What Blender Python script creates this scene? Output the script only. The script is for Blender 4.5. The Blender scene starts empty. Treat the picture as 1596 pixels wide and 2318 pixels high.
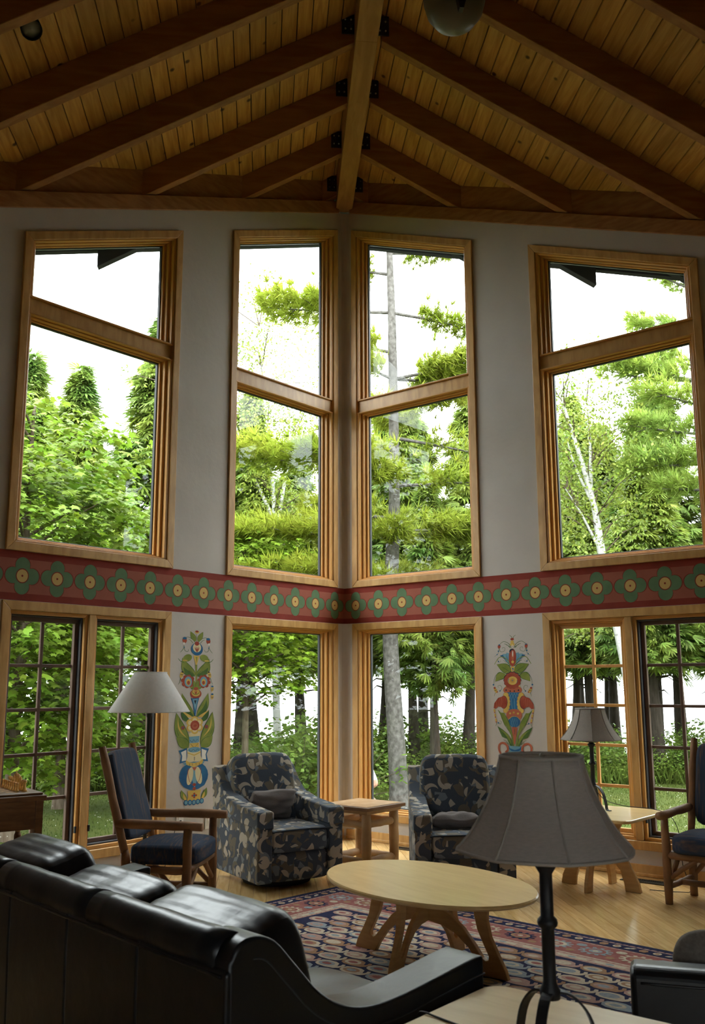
import bpy, math, random
import numpy as np
from mathutils import Vector, Matrix
random.seed(7); RNG = np.random.default_rng(11)
SC = bpy.context.scene; COL = SC.collection
# ------------------------------------------------------------------ camera
CAMP = Vector((-.8663, -10.170, 1.55)); FPX = 2136.4
PITCH, ROLL, YAW = .1814, -.0034, -.094
_r = Vector((math.cos(YAW), math.sin(YAW), 0)); _h = Vector((-math.sin(YAW), math.cos(YAW), 0)); _z = Vector((0, 0, 1))
_f = _h*math.cos(PITCH) + _z*math.sin(PITCH); _u = -_h*math.sin(PITCH) + _z*math.cos(PITCH)
_x = _r*math.cos(ROLL) + _u*math.sin(ROLL); _y = -_r*math.sin(ROLL) + _u*math.cos(ROLL)
cam = bpy.data.cameras.new('camera'); camo = bpy.data.objects.new('camera', cam); COL.objects.link(camo)
camo.matrix_world = Matrix(((_x[0], _y[0], -_f[0], CAMP[0]), (_x[1], _y[1], -_f[1], CAMP[1]), (_x[2], _y[2], -_f[2], CAMP[2]), (0, 0, 0, 1)))
cam.sensor_fit = 'HORIZONTAL'; cam.sensor_width = 36; cam.lens = FPX*36/1596; cam.clip_end = 6000; cam.clip_start = .05
cam.dof.use_dof = True; cam.dof.focus_distance = 9.0; cam.dof.aperture_fstop = 9
SC.camera = camo
# ------------------------------------------------------------------ sky: bright overcast
SKY = 5.0
w = bpy.data.worlds.new('overcast_sky'); SC.world = w; w.use_nodes = True
bg = w.node_tree.nodes['Background']; bg.inputs[0].default_value = (.93, .97, 1, 1); bg.inputs[1].default_value = SKY
SC.view_settings.view_transform = 'Standard'; SC.view_settings.look = 'None'
SC.view_settings.exposure = 1.4; SC.view_settings.gamma = 1; SC.view_settings.use_curve_mapping = False
SC.cycles.max_bounces = 12; SC.cycles.diffuse_bounces = 6; SC.cycles.transparent_max_bounces = 12
SC.cycles.glossy_bounces = 3; SC.cycles.transmission_bounces = 4; SC.cycles.sample_clamp_indirect = 6
SC.cycles.use_denoising = True
# ------------------------------------------------------------------ materials
MATS = {}
def M(name, col=(.5, .5, .5), rough=.5, spec=.4, metal=0., c2=None, nscale=4., stretch=(1, 1, 1), ndetail=4., npos=(.35, .65),
      bump=0., bscale=30., island=0., objrand=0., trans=0., coat=0., sheen=0., ndist=0.):
    """one procedural material; c2 = second colour mixed in by noise, island/objrand = value jitter per piece"""
    if name in MATS: return MATS[name]
    m = bpy.data.materials.new(name); MATS[name] = m; m.use_nodes = True
    nt = m.node_tree; N = nt.nodes; L = nt.links; b = N['Principled BSDF']; out = N['Material Output']
    b.inputs['Base Color'].default_value = (*col, 1); b.inputs['Roughness'].default_value = rough
    b.inputs['Specular IOR Level'].default_value = spec; b.inputs['Metallic'].default_value = metal
    b.inputs['Coat Weight'].default_value = coat; b.inputs['Sheen Weight'].default_value = sheen
    tc = N.new('ShaderNodeTexCoord'); mp = N.new('ShaderNodeMapping'); L.new(tc.outputs['Object'], mp.inputs[0])
    mp.inputs['Scale'].default_value = stretch
    colsock = None
    rnd = None
    if objrand:
        oi = N.new('ShaderNodeObjectInfo'); rnd = oi.outputs['Random']
        ad = N.new('ShaderNodeVectorMath'); ad.operation = 'ADD'; sc = N.new('ShaderNodeMath'); sc.operation = 'MULTIPLY'; sc.inputs[1].default_value = 37.
        L.new(rnd, sc.inputs[0]); L.new(mp.outputs[0], ad.inputs[0]); L.new(sc.outputs[0], ad.inputs[1]); vec = ad.outputs[0]
    else: vec = mp.outputs[0]
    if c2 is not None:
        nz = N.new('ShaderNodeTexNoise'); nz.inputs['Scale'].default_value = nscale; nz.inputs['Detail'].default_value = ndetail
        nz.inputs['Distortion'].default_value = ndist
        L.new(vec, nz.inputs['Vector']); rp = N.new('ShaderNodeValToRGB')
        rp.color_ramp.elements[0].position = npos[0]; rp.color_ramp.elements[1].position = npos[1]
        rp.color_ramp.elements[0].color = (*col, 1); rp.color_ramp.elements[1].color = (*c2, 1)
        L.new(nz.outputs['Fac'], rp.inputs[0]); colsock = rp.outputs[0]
    if island or objrand:
        if island and not objrand:
            gi = N.new('ShaderNodeNewGeometry'); rnd = gi.outputs['Random Per Island']
        j = island or objrand
        mr = N.new('ShaderNodeMapRange'); mr.inputs[3].default_value = 1-j; mr.inputs[4].default_value = 1+j; L.new(rnd, mr.inputs[0])
        hs = N.new('ShaderNodeHueSaturation'); L.new(mr.outputs[0], hs.inputs['Value'])
        if island:
            mh = N.new('ShaderNodeMapRange'); mh.inputs[3].default_value = .5-.035*j; mh.inputs[4].default_value = .5+.02*j
            L.new(rnd, mh.inputs[0]); L.new(mh.outputs[0], hs.inputs['Hue'])
        if colsock: L.new(colsock, hs.inputs['Color'])
        else: hs.inputs['Color'].default_value = (*col, 1)
        colsock = hs.outputs[0]
    if colsock: L.new(colsock, b.inputs['Base Color'])
    if bump:
        n2 = N.new('ShaderNodeTexNoise'); n2.inputs['Scale'].default_value = bscale; n2.inputs['Detail'].default_value = 3
        L.new(vec, n2.inputs['Vector']); bp = N.new('ShaderNodeBump'); bp.inputs['Strength'].default_value = bump; bp.inputs['Distance'].default_value = .02
        L.new(n2.outputs['Fac'], bp.inputs['Height']); L.new(bp.outputs[0], b.inputs['Normal'])
    if trans:   # leaf / shade: part of the light passes through
        tr = N.new('ShaderNodeBsdfTranslucent'); mx = N.new('ShaderNodeMixShader'); mx.inputs[0].default_value = trans
        if colsock: L.new(colsock, tr.inputs[0])
        else: tr.inputs[0].default_value = (*col, 1)
        L.new(b.outputs[0], mx.inputs[1]); L.new(tr.outputs[0], mx.inputs[2]); L.new(mx.outputs[0], out.inputs[0])
    return m
def glass_mat():
    m = bpy.data.materials.new('window_glass'); m.use_nodes = True; N = m.node_tree.nodes; L = m.node_tree.links
    N.remove(N['Principled BSDF']); t = N.new('ShaderNodeBsdfTransparent'); t.inputs[0].default_value = (.96, .98, .97, 1)
    g = N.new('ShaderNodeBsdfGlossy'); g.inputs['Roughness'].default_value = 0.; fr = N.new('ShaderNodeLayerWeight'); fr.inputs[0].default_value = .5
    pw = N.new('ShaderNodeMath'); pw.operation = 'POWER'; pw.inputs[1].default_value = 5.; ml = N.new('ShaderNodeMath'); ml.operation = 'MULTIPLY_ADD'; ml.inputs[1].default_value = .9; ml.inputs[2].default_value = .014
    x = N.new('ShaderNodeMixShader'); L.new(fr.outputs['Facing'], pw.inputs[0]); L.new(pw.outputs[0], ml.inputs[0]); L.new(ml.outputs[0], x.inputs[0]); L.new(t.outputs[0], x.inputs[1]); L.new(g.outputs[0], x.inputs[2])
    L.new(x.outputs[0], N['Material Output'].inputs[0]); MATS['window_glass'] = m; return m
GLASS = glass_mat()
# ------------------------------------------------------------------ mesh helpers
class MB:
    def __init__(s): s.v = []; s.f = []; s.m = []
    def add(s, vs, fs, mi=0):
        o = len(s.v); s.v += [tuple(v) for v in vs]; s.f += [tuple(i+o for i in f) for f in fs]; s.m += [mi]*len(fs); return s
    def hexa(s, p, mi=0):   # 8 corners: bottom 4 ccw, top 4 ccw
        return s.add(p, [(3, 2, 1, 0), (4, 5, 6, 7), (0, 1, 5, 4), (1, 2, 6, 5), (2, 3, 7, 6), (3, 0, 4, 7)], mi)
    def box(s, x0, x1, y0, y1, z0, z1, mi=0):
        return s.hexa([(x0, y0, z0), (x1, y0, z0), (x1, y1, z0), (x0, y1, z0), (x0, y0, z1), (x1, y0, z1), (x1, y1, z1), (x0, y1, z1)], mi)
    def prism(s, poly, fn, a, b, mi=0):   # poly 2d, fn(u,v,t)->3d, extruded t=a..b
        n = len(poly); vs = [fn(u, v, a) for u, v in poly] + [fn(u, v, b) for u, v in poly]
        fs = [tuple(range(n))[::-1], tuple(range(n, 2*n))] + [(i, (i+1) % n, n+(i+1) % n, n+i) for i in range(n)]
        return s.add(vs, fs, mi)
    def tube(s, path, rad, n=8, mi=0, cap=True, flat=1.):
        path = [Vector(p) for p in path]; k = len(path)
        if not hasattr(rad, '__len__'): rad = [rad]*k
        rings = []; ref = None
        for i, p in enumerate(path):
            d = (path[min(i+1, k-1)] - path[max(i-1, 0)]).normalized()
            if ref is None: ref = Vector((0, 0, 1)) if abs(d.z) < .9 else Vector((1, 0, 0))
            a = (ref - d*ref.dot(d)).normalized(); bb = d.cross(a); ref = a
            rings.append([p + (a*math.cos(2*math.pi*j/n) + bb*math.sin(2*math.pi*j/n)*flat)*rad[i] for j in range(n)])
        vs = [v for r in rings for v in r]; fs = [(i*n+j, i*n+(j+1) % n, (i+1)*n+(j+1) % n, (i+1)*n+j) for i in range(k-1) for j in range(n)]
        if cap: fs += [tuple(range(n))[::-1], tuple(range((k-1)*n, k*n))]
        return s.add(vs, fs, mi)
    def lathe(s, prof, n=24, c=(0, 0, 0), mi=0, cap=True):
        k = len(prof); vs = [(c[0]+r*math.cos(2*math.pi*j/n), c[1]+r*math.sin(2*math.pi*j/n), c[2]+z) for r, z in prof for j in range(n)]
        fs = [(i*n+j, i*n+(j+1) % n, (i+1)*n+(j+1) % n, (i+1)*n+j) for i in range(k-1) for j in range(n)]
        if cap: fs += [tuple(range(n))[::-1], tuple(range((k-1)*n, k*n))]
        return s.add(vs, fs, mi)
    def rbox(s, c, size, n=6, res=10, mi=0, rot=None, warp=None):   # rounded (superellipsoid) box
        ax = [np.linspace(-1, 1, res+1)]*2; vs = []; fs = []
        sx, sy, sz = [q/2 for q in size]
        for k in range(3):
            for sg in (-1, 1):
                o = len(vs)
                for a in ax[0]:
                    for b in ax[1]:
                        q = [0, 0, 0]; q[k] = sg; q[(k+1) % 3] = a; q[(k+2) % 3] = b
                        l = (abs(q[0])**n + abs(q[1])**n + abs(q[2])**n)**(1/n)
                        v = Vector((q[0]/l*sx, q[1]/l*sy, q[2]/l*sz))
                        if warp: v = Vector(warp(v.x/sx, v.y/sy, v.z/sz, v))
                        if rot is not None: v = rot @ v
                        vs.append(v + Vector(c))
                for i in range(res):
                    for j in range(res):
                        e = o+i*(res+1)+j; f = (e, e+res+1, e+res+2, e+1); fs.append(f if sg > 0 else f[::-1])
        return s.add(vs, fs, mi)
    def build(s, name, mats, parent=None, smooth=False, bevel=0., bseg=2, subsurf=0, weld=False, auto=None):
        me = bpy.data.meshes.new(name); me.from_pydata(s.v, [], s.f)
        if not isinstance(mats, (list, tuple)): mats = [mats]
        for m in mats: me.materials.append(m)
        if len(mats) > 1: me.polygons.foreach_set('material_index', s.m)
        if smooth: me.polygons.foreach_set('use_smooth', [True]*len(me.polygons))
        me.update(); o = bpy.data.objects.new(name, me); COL.objects.link(o)
        if parent: o.parent = parent
        if weld:
            md = o.modifiers.new('weld', 'WELD'); md.merge_threshold = .0004
        if bevel:
            md = o.modifiers.new('bevel', 'BEVEL'); md.width = bevel; md.segments = bseg; md.limit_method = 'ANGLE'; md.angle_limit = .6
            md.harden_normals = bool(smooth)
        if subsurf:
            md = o.modifiers.new('sub', 'SUBSURF'); md.levels = subsurf; md.render_levels = subsurf
        return o
def np_mesh(name, v, f, mat, parent=None, smooth=False):
    """v (N,3) float, f (K,3) int, all triangles"""
    me = bpy.data.meshes.new(name); v = np.asarray(v, np.float32); f = np.asarray(f, np.int32)
    me.vertices.add(len(v)); me.vertices.foreach_set('co', v.ravel()); me.loops.add(f.size); me.loops.foreach_set('vertex_index', f.ravel())
    me.polygons.add(len(f)); me.polygons.foreach_set('loop_start', np.arange(len(f), dtype=np.int32)*3); me.polygons.foreach_set('loop_total', np.full(len(f), 3, np.int32))
    if smooth: me.polygons.foreach_set('use_smooth', np.ones(len(f), bool))
    me.update(calc_edges=True); me.validate(); me.materials.append(mat)
    o = bpy.data.objects.new(name, me); COL.objects.link(o)
    if parent: o.parent = parent
    return o
def tag(o, label, cat=None, group=None, kind=None):
    o['label'] = label
    if cat: o['category'] = cat
    if group: o['group'] = group
    if kind: o['kind'] = kind
    return o
def thing(name, loc=(0, 0, 0), rz=0., label='', cat=None, group=None, kind=None):
    o = bpy.data.objects.new(name, None); COL.objects.link(o); o.location = loc; o.rotation_euler = (0, 0, rz); o.empty_display_size = .1
    return tag(o, label, cat, group, kind)
def copy_tree(o, parent=None):
    c = o.copy(); COL.objects.link(c); c.parent = parent
    for ch in list(o.children): copy_tree(ch, c)
    return c
def smoothpath(pts, n=6):
    """Catmull-Rom through pts"""
    P = [Vector(p) for p in pts]; P = [P[0]*2-P[1]] + P + [P[-1]*2-P[-2]]; out = []
    for i in range(1, len(P)-2):
        a, b, c, d = P[i-1:i+3]
        for k in range(n):
            t = k/n; out.append(.5*((2*b)+(c-a)*t+(2*a-5*b+4*c-d)*t*t+(3*b-a-3*c+d)*t**3))
    out.append(P[-2]); return out
# ================================================================== STRUCTURE
R2 = math.sqrt(.5)
WT0, WK = 6.964, .394            # wall top at the corner, fall per metre along the wall
RK = WK/R2                       # roof slope per metre of x
PLASTER = M('white_plaster', (.52, .475, .435), .85, .2, c2=(.49, .445, .405), nscale=3, bump=.12, bscale=14)
OAK = M('golden_oak', (.60, .355, .13), .38, .4, c2=(.46, .25, .08), nscale=3.2, stretch=(5, 5, 1.2), ndist=.5, bump=.04, bscale=40, objrand=.1)
OAKD = M('oak_sash', (.58, .30, .085), .4, .4, c2=(.50, .245, .065), nscale=2, stretch=(2, 2, .6), ndist=.2, objrand=.08)
MUNT = M('stained_muntin_wood', (.10, .058, .042), .5, .3, c2=(.14, .085, .06), nscale=6)
GASKET = M('dark_screen_frame', (.06, .06, .065), .5, .3)
TIMBER = M('stained_timber', (.35, .165, .055), .5, .3, c2=(.26, .11, .036), nscale=2.2, stretch=(1, 6, 6), ndist=.8, objrand=.1)
TIMBERY = M('stained_beam', (.42, .225, .075), .5, .3, c2=(.32, .155, .048), nscale=2.2, stretch=(6, 1, 6), ndist=.8)
PINE_B = M('knotty_pine_board', (.58, .325, .085), .48, .35, c2=(.42, .205, .045), nscale=2.5, stretch=(9, .8, 9), ndist=1, objrand=.16)
def knots(m, scale, r):
    N = m.node_tree.nodes; L = m.node_tree.links; b = N['Principled BSDF']; src = b.inputs['Base Color'].links[0].from_socket
    tc = N.new('ShaderNodeTexCoord'); v = N.new('ShaderNodeTexVoronoi'); v.inputs['Scale'].default_value = scale; L.new(tc.outputs['Object'], v.inputs['Vector'])
    rp = N.new('ShaderNodeValToRGB'); rp.color_ramp.elements[0].position = r*.5; rp.color_ramp.elements[0].color = (1, 1, 1, 1); rp.color_ramp.elements[1].position = r; rp.color_ramp.elements[1].color = (0, 0, 0, 1); L.new(v.outputs['Distance'], rp.inputs[0])
    mx = N.new('ShaderNodeMix'); mx.data_type = 'RGBA'; mx.inputs[7].default_value = (.09, .035, .012, 1); L.new(rp.outputs[0], mx.inputs[0]); L.new(src, mx.inputs[6]); L.new(mx.outputs[2], b.inputs['Base Color'])
knots(PINE_B, 4.2, .12)
PLATE = M('reddish_plate_board', (.36, .17, .065), .5, .3, c2=(.26, .11, .04), nscale=3, stretch=(2, 2, 8), objrand=.08)
PANEL = M('brown_wall_panelling', (.22, .14, .08), .6, .3, c2=(.17, .10, .055), nscale=2, stretch=(6, 6, .6))
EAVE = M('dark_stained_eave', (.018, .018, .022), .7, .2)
STEEL = M('black_steel', (.012, .013, .016), .45, .4)
BOLT = M('zinc_bolt', (.35, .33, .28), .4, .5, metal=.7)
FLOORW = M('blond_oak_plank', (.70, .47, .21), .2, .6, coat=.12, c2=(.56, .345, .13), nscale=3, stretch=(10, .8, 1), ndist=1, objrand=.13)
def WL(side):
    """(s along wall, offset into room, z) -> world"""
    sg = -1 if side == 'L' else 1
    return lambda s, o, z: (sg*s*R2 - sg*o*R2, -s*R2 - o*R2, z)
def wtop(s): return WT0 - WK*s
def hexw(mb, W, s0, s1, o0, o1, z, mi=0):    # z = (bottom at s0, bottom at s1, top at s0, top at s1)
    p = [W(s0, o0, z[0]), W(s1, o0, z[1]), W(s1, o1, z[1]), W(s0, o1, z[0]), W(s0, o0, z[2]), W(s1, o0, z[3]), W(s1, o1, z[3]), W(s0, o1, z[2])]
    return mb.hexa(p, mi)
A0, A1, B0, B1 = .125, 1.735, 2.385, 4.01    # outer edges of the window casings along each wall
LZ0, LZ1, UZ0, TT0 = .206, 2.193, 2.578, 6.755
SEND = 4.9; TH = .2; HI = .05                # wall end, thickness, hidden overlap of casing on wall
for side in 'LR':
    W = WL(side); mb = MB()
    def pc(s0, s1, zb, zt): hexw(mb, W, s0, s1, 0, -TH, (zb(s0), zb(s1), zt(s0), zt(s1)))
    full = lambda s: 0.; top = wtop
    pc(0, A0+HI, full, top); pc(A1-HI, B0+HI, full, top); pc(B1-HI, SEND, full, top)
    for a, b in ((A0+HI, A1-HI), (B0+HI, B1-HI)):
        pc(a, b, full, lambda s: LZ0+HI); pc(a, b, lambda s: LZ1-HI, lambda s: UZ0+HI); pc(a, b, lambda s: TT0-HI-WK*s, top)
    hexw(mb, W, -TH, 0, -.0, -TH, (0, 0, WT0, WT0)) if side == 'L' else None
    wo = mb.build('wall_left' if side == 'L' else 'wall_right', PLASTER)
    tag(wo, 'white plaster wall %s of the prow corner with tall windows and a painted border' % ('left' if side == 'L' else 'right'), kind='structure')
    globals()['WALL'+side] = wo
# plaster bead that rounds the corner between the two walls
for z0_, z1_ in ((0, 2.197), (2.577, WT0-.02)):
    mb = MB(); mb.prism([(0, 0), (-.06, -.06), (-.03, -.042), (0, -.036), (.03, -.042), (.06, -.06)], lambda u, v, t: (u, v, t), z0_, z1_)
    mb.build('corner_bead', PLASTER, WALLL, smooth=False)
# side and back walls of the room
XS = SEND*R2; YB = -12.6
for sg, nm in ((-1, 'wall_side_left'), (1, 'wall_side_right')):
    mb = MB(); h = WT0 - RK*XS + .4
    x0, x1 = sorted((sg*XS, sg*(XS+.2))); mb.box(x0, x1, YB, -XS, 0, h)
    tag(mb.build(nm, PANEL), 'brown wood-panelled side wall running back from the glazed prow', kind='structure')
mb = MB(); bz0, bz1 = 1.1, 2.1; zr = lambda u: WT0+.4-RK*abs(u)
def bpc(x0, x1, z0, z1): mb.prism([(x0, z0), (x1, z0)] + ([(x1, z1), (x0, z1)] if z1 is not None else [(x1, zr(x1)), (x0, zr(x0))]), lambda u, v, t: (u, t, v), YB-.2, YB)
for x0, x1 in ((-XS, -1.9), (-.8, 0), (0, .8), (1.9, XS)): bpc(x0, x1, 0, None)
for x0, x1 in ((-1.9, -.8), (.8, 1.9)): bpc(x0, x1, 0, bz0); bpc(x0, x1, bz1, None)
tag(mb.build('wall_back', PANEL), 'brown wood-panelled gable wall at the back of the room with two small windows', kind='structure')
for k, (x0, x1) in enumerate(((-1.9, -.8), (.8, 1.9))):
    t = thing('window_%d' % (9+k), (0, 0, 0), 0, 'small window in the back gable wall, %s one' % ('left' if k else 'right'), kind='structure')
    for a_, b_, c_, d_ in ((x0, x1, bz0, bz0+.08), (x0, x1, bz1-.08, bz1), (x0, x0+.08, bz0+.08, bz1-.08), (x1-.08, x1, bz0+.08, bz1-.08)):
        mb = MB(); mb.box(a_, b_, YB-.12, YB+.02, c_, d_); mb.build('casing_board', OAK, t)
    mb = MB(); mb.box(x0+.08, x1-.08, YB-.08, YB-.074, bz0+.08, bz1-.08); mb.build('glass_pane', GLASS, t)
# floor: slab with planks running along the ridge
mb = MB(); mb.add([(-XS, -XS, -.021), (-XS, YB, -.021), (XS, YB, -.021), (XS, -XS, -.021), (0, 0, -.021), (-XS, -XS, -.25), (-XS, YB, -.25), (XS, YB, -.25), (XS, -XS, -.25), (0, 0, -.25)],
     [(0, 1, 2, 3, 4), (9, 8, 7, 6, 5), (0, 5, 6, 1), (1, 6, 7, 2), (2, 7, 8, 3), (3, 8, 9, 4), (4, 9, 5, 0)])
FLOOR = tag(mb.build('floor', M('dark_joint', (.16, .09, .035), .7)), 'blond oak plank floor with boards running toward the glazed corner', kind='structure')
PWD = .098
x = -XS+.002
rr = random.Random(3)
while x < XS-.02:
    x1 = min(x+PWD, XS-.001); xm = max(abs(x), abs(x1)); y = -min(xm, XS)-.002 ; yend = -9.2
    yy = y - rr.uniform(.3, 1.6)
    first = True
    while y > yend:
        yb = max(yy, yend); g = .0012
        mb = MB(); xi = min(abs(x), abs(x1))
        if first:
            za = -abs(x)-.002; zb = -abs(x1)-.002
            mb.hexa([(x+g, yb+g, -.02), (x1-g, yb+g, -.02), (x1-g, max(zb, yb+.02), -.02), (x+g, max(za, yb+.02), -.02), (x+g, yb+g, 0), (x1-g, yb+g, 0), (x1-g, max(zb, yb+.02), 0), (x+g, max(za, yb+.02), 0)])
        else: mb.box(x+g, x1-g, yb+g, y-g, -.02, 0)
        mb.build('floor_plank', FLOORW, FLOOR); first = False
        y = yb; yy = y - rr.uniform(.9, 2.3)
    x += PWD
mb = MB(); mb.box(-XS, XS, YB, -9.2, -.02, 0); mb.build('floor_boards_rear', FLOORW, FLOOR)
# roof slab, ceiling boards
ZC = 7.38; YF = 1.62
mb = MB()
for sg in (-1, 1):
    poly = [(0, YF), (0, YB-.4), (4.6, YB-.4), (4.6, YF-4.6)]
    lo = [(sg*u, v, ZC+.023-RK*u) for u, v in poly]; hi = [(sg*u, v, ZC+.16-RK*u) for u, v in poly]
    mb.hexa(lo+hi if sg < 0 else lo[::-1]+hi[::-1])
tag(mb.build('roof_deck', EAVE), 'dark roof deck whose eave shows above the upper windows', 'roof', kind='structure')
for sg, nm in ((-1, 'left'), (1, 'right')):
    mb = MB(); pts_ = [(0, YF), (4.6, YF-4.6)]; ins = .05*1.414
    q = [(0., YF), (4.6, YF-4.6), (4.6, YF-4.6-ins), (0., YF-ins)]
    lo = [(sg*u, v, ZC-.045-RK*u) for u, v in q]; hi = [(sg*u, v, ZC+.03-RK*u) for u, v in q]
    mb.hexa(lo+hi if sg < 0 else lo[::-1]+hi[::-1])
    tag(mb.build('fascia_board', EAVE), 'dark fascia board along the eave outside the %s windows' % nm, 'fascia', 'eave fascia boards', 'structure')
CEIL = thing('ceiling', (0, 0, 0), 0, 'vaulted ceiling of knotty pine boards laid parallel to the ridge beam', kind='structure')
bw = .1305
for sg in (-1, 1):
    u = .0
    while u < XS-.01:
        a, b = u+.003, min(u+bw, XS)-.003
        ya, yb_ = -a+.14, -b+.14
        lo = [(sg*a, YB, ZC-RK*a), (sg*b, YB, ZC-RK*b), (sg*b, yb_, ZC-RK*b), (sg*a, ya, ZC-RK*a)]
        hi = [(p, q, r+.021) for p, q, r in lo]
        mb = MB(); mb.hexa((lo+hi) if sg > 0 else (lo[::-1]+hi[::-1])); mb.build('ceiling_board', PINE_B, CEIL, bevel=.004, bseg=1); u += bw
# ridge beam
mb = MB(); xc = lambda y: .0187*min(y, 0)
ys = [-.02, -3, -6, -9, YB]
for i in range(len(ys)-1):
    a, b = ys[i], ys[i+1]
    mb.hexa([(xc(b)-.095, b, WT0), (xc(b)+.095, b, WT0), (xc(a)+.095, a, WT0), (xc(a)-.095, a, WT0), (xc(b)-.095, b, ZC), (xc(b)+.095, b, ZC), (xc(a)+.095, a, ZC), (xc(a)-.095, a, ZC)])
tag(mb.build('ridge_beam', TIMBERY, bevel=.006), 'thick honey-coloured ridge beam running to the glazed corner', 'beam', kind='structure')
# rafters with steel hangers, plus dark tails outside
ZB = 7.115; RW = .045
ords = ['first pair nearest the corner', 'second pair from the corner', 'third pair from the corner', 'fourth pair from the corner', 'fifth pair from the corner', 'sixth pair from the corner', 'seventh pair from the corner', 'eighth pair from the corner', 'ninth pair from the corner', 'tenth pair from the corner']
bolt0 = None
for i in range(10):
    y = -.19-.885*i
    for sg in (-1, 1):
        t = thing('rafter', (0, y, 0), 0, 'stained timber rafter on the %s slope, %s' % ('left' if sg < 0 else 'right', ords[i]), 'rafter', 'ceiling rafters', 'structure')
        xi = .09; xo = min(-y+.24, XS+.02)
        def raft(xa, xb, nm, mat, mb=None):
            mb = MB(); lo = [(sg*xa, -RW, ZB-RK*xa), (sg*xb, -RW, ZB-RK*xb), (sg*xb, RW, ZB-RK*xb), (sg*xa, RW, ZB-RK*xa)]
            hi = [(p, q, ZC-.001-RK*abs(p)) for p, q, r in lo]
            mb.hexa(lo+hi if sg > 0 else lo[::-1]+hi[::-1]); return mb.build(nm, mat, t, bevel=.004, bseg=1)
        raft(xi, xo, 'timber', TIMBER)
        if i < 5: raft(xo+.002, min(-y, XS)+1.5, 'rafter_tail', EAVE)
        x0 = .1
        if xo > .35 and i < 7:
            mb = MB(); c = (xc(y)+sg*.096)
            xa, xb = sorted((c, c+sg*.11)); zz = ZB-RK*.1
            mb.box(xa, xb, -RW-.012, -RW, zz+.05, zz+.235); br = mb.build('steel_hanger', STEEL, t)
            for bx, bz in ((.03, .09), (.08, .09), (.03, .18), (.08, .18)):
                m2 = MB(); m2.lathe([(.008, 0), (.008, .008), (.004, .011)], 6); bo = m2.build('bolt', BOLT, br)
                bo.rotation_euler = (math.pi/2, 0, 0); bo.location = (c+sg*bx, -RW-.012, zz+bz)
# plates and blocking on top of the glazed walls
n = 0
for side in 'LR':
    W = WL(side); n += 1; sg = -1 if side == 'L' else 1
    t = tag(MB().build('trim_%d' % n, PLATE), 'dark reddish timber plate along the top of the %s wall' % ('left' if side == 'L' else 'right'), kind='structure')
    mb = MB(); hexw(mb, W, .10, SEND, .022, -.2, (wtop(.10), wtop(SEND), wtop(.1)+.145, wtop(SEND)+.145)); mb.build('top_plate', PLATE, t, bevel=.004, bseg=1)
    edges = [(.19+.885*i)/R2 for i in range(6)]
    sa = .14
    for e in edges + [SEND+.06]:
        sb = min(e-RW/R2-.001, SEND)
        if sb-sa > .05:
            mb = MB(); hexw(mb, W, sa, sb, -.02, -.19, (wtop(sa)+.145, wtop(sb)+.145, wtop(sa)+.413, wtop(sb)+.413)); mb.build('blocking', PLATE, t)
        sa = e+RW/R2+.001
        if sa > SEND: break
# baseboards with shoe moulding
for side, nm in (('L', 'baseboard_left'), ('R', 'baseboard_right')):
    W = WL(side); t = tag(MB().build(nm, OAK), 'oak baseboard with shoe moulding under the %s windows' % ('left' if side == 'L' else 'right'), kind='structure')
    mb = MB(); hexw(mb, W, .018, SEND, .018, 0, (.0, .0, .094, .094)); mb.build('board', OAK, t, bevel=.004)
    mb = MB(); hexw(mb, W, .036, SEND, .036, .018, (0, 0, .03, .03)); mb.build('shoe_moulding', OAK, t, bevel=.008)
# ---------------------------------------------------------------- windows
def inset(poly, d):
    """poly: [(s,z)] ccw order bottom-left, bottom-right, top-right, top-left; d per edge (bottom,right,top,left)"""
    if not hasattr(d, '__len__'): d = [d]*4
    out = []; n = 4; lines = []
    for i in range(4):
        a, b = poly[i], poly[(i+1) % 4]; ex, ey = b[0]-a[0], b[1]-a[1]; l = math.hypot(ex, ey); nx, ny = -ey/l, ex/l
        lines.append(((a[0]+nx*d[i], a[1]+ny*d[i]), (ex, ey)))
    for i in range(4):
        (p, r), (q, t) = lines[i-1], lines[i]; cr = r[0]*t[1]-r[1]*t[0]
        k = ((q[0]-p[0])*t[1]-(q[1]-p[1])*t[0])/cr; out.append((p[0]+r[0]*k, p[1]+r[1]*k))
    return out
def ring(W, po, pi, o0, o1, name, mat, parent, split=True, bevel=.004):
    for i in range(4):
        j = (i+1) % 4; mb = MB()
        q = [po[i], po[j], pi[j], pi[i]]
        mb.hexa([W(*(a[0], o0, a[1])) for a in q] + [W(*(a[0], o1, a[1])) for a in q])
        mb.build(name, mat, parent, bevel=bevel, bseg=2)
def ring1(W, po, pi, o0, o1, name, mat, parent):
    mb = MB()
    for i in range(4):
        j = (i+1) % 4; q = [po[i], po[j], pi[j], pi[i]]
        mb.hexa([W(a[0], o0, a[1]) for a in q] + [W(a[0], o1, a[1]) for a in q])
    return mb.build(name, mat, parent, bevel=.003, bseg=1)
def pane(W, poly, o, parent):
    mb = MB(); mb.hexa([W(a[0], o, a[1]) for a in poly] + [W(a[0], o-.006, a[1]) for a in poly]); return mb.build('glass_pane', GLASS, parent)
CW = .07
def stops(W, poly, t):
    """stepped oak stops then gasket and glass"""
    a = poly
    for d, o in ((.028, .006), (.028, -.035), (.026, -.075)):
        b = inset(a, (d*.55, d, d*.5, d)); ring1(W, a, b, o, -.135, 'frame_stop', OAKD, t); a = b
    b = inset(a, .010); ring1(W, a, b, -.098, -.13, 'gasket', GASKET, t); pane(W, inset(a, .004), -.125, t)
wn = 0
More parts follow.
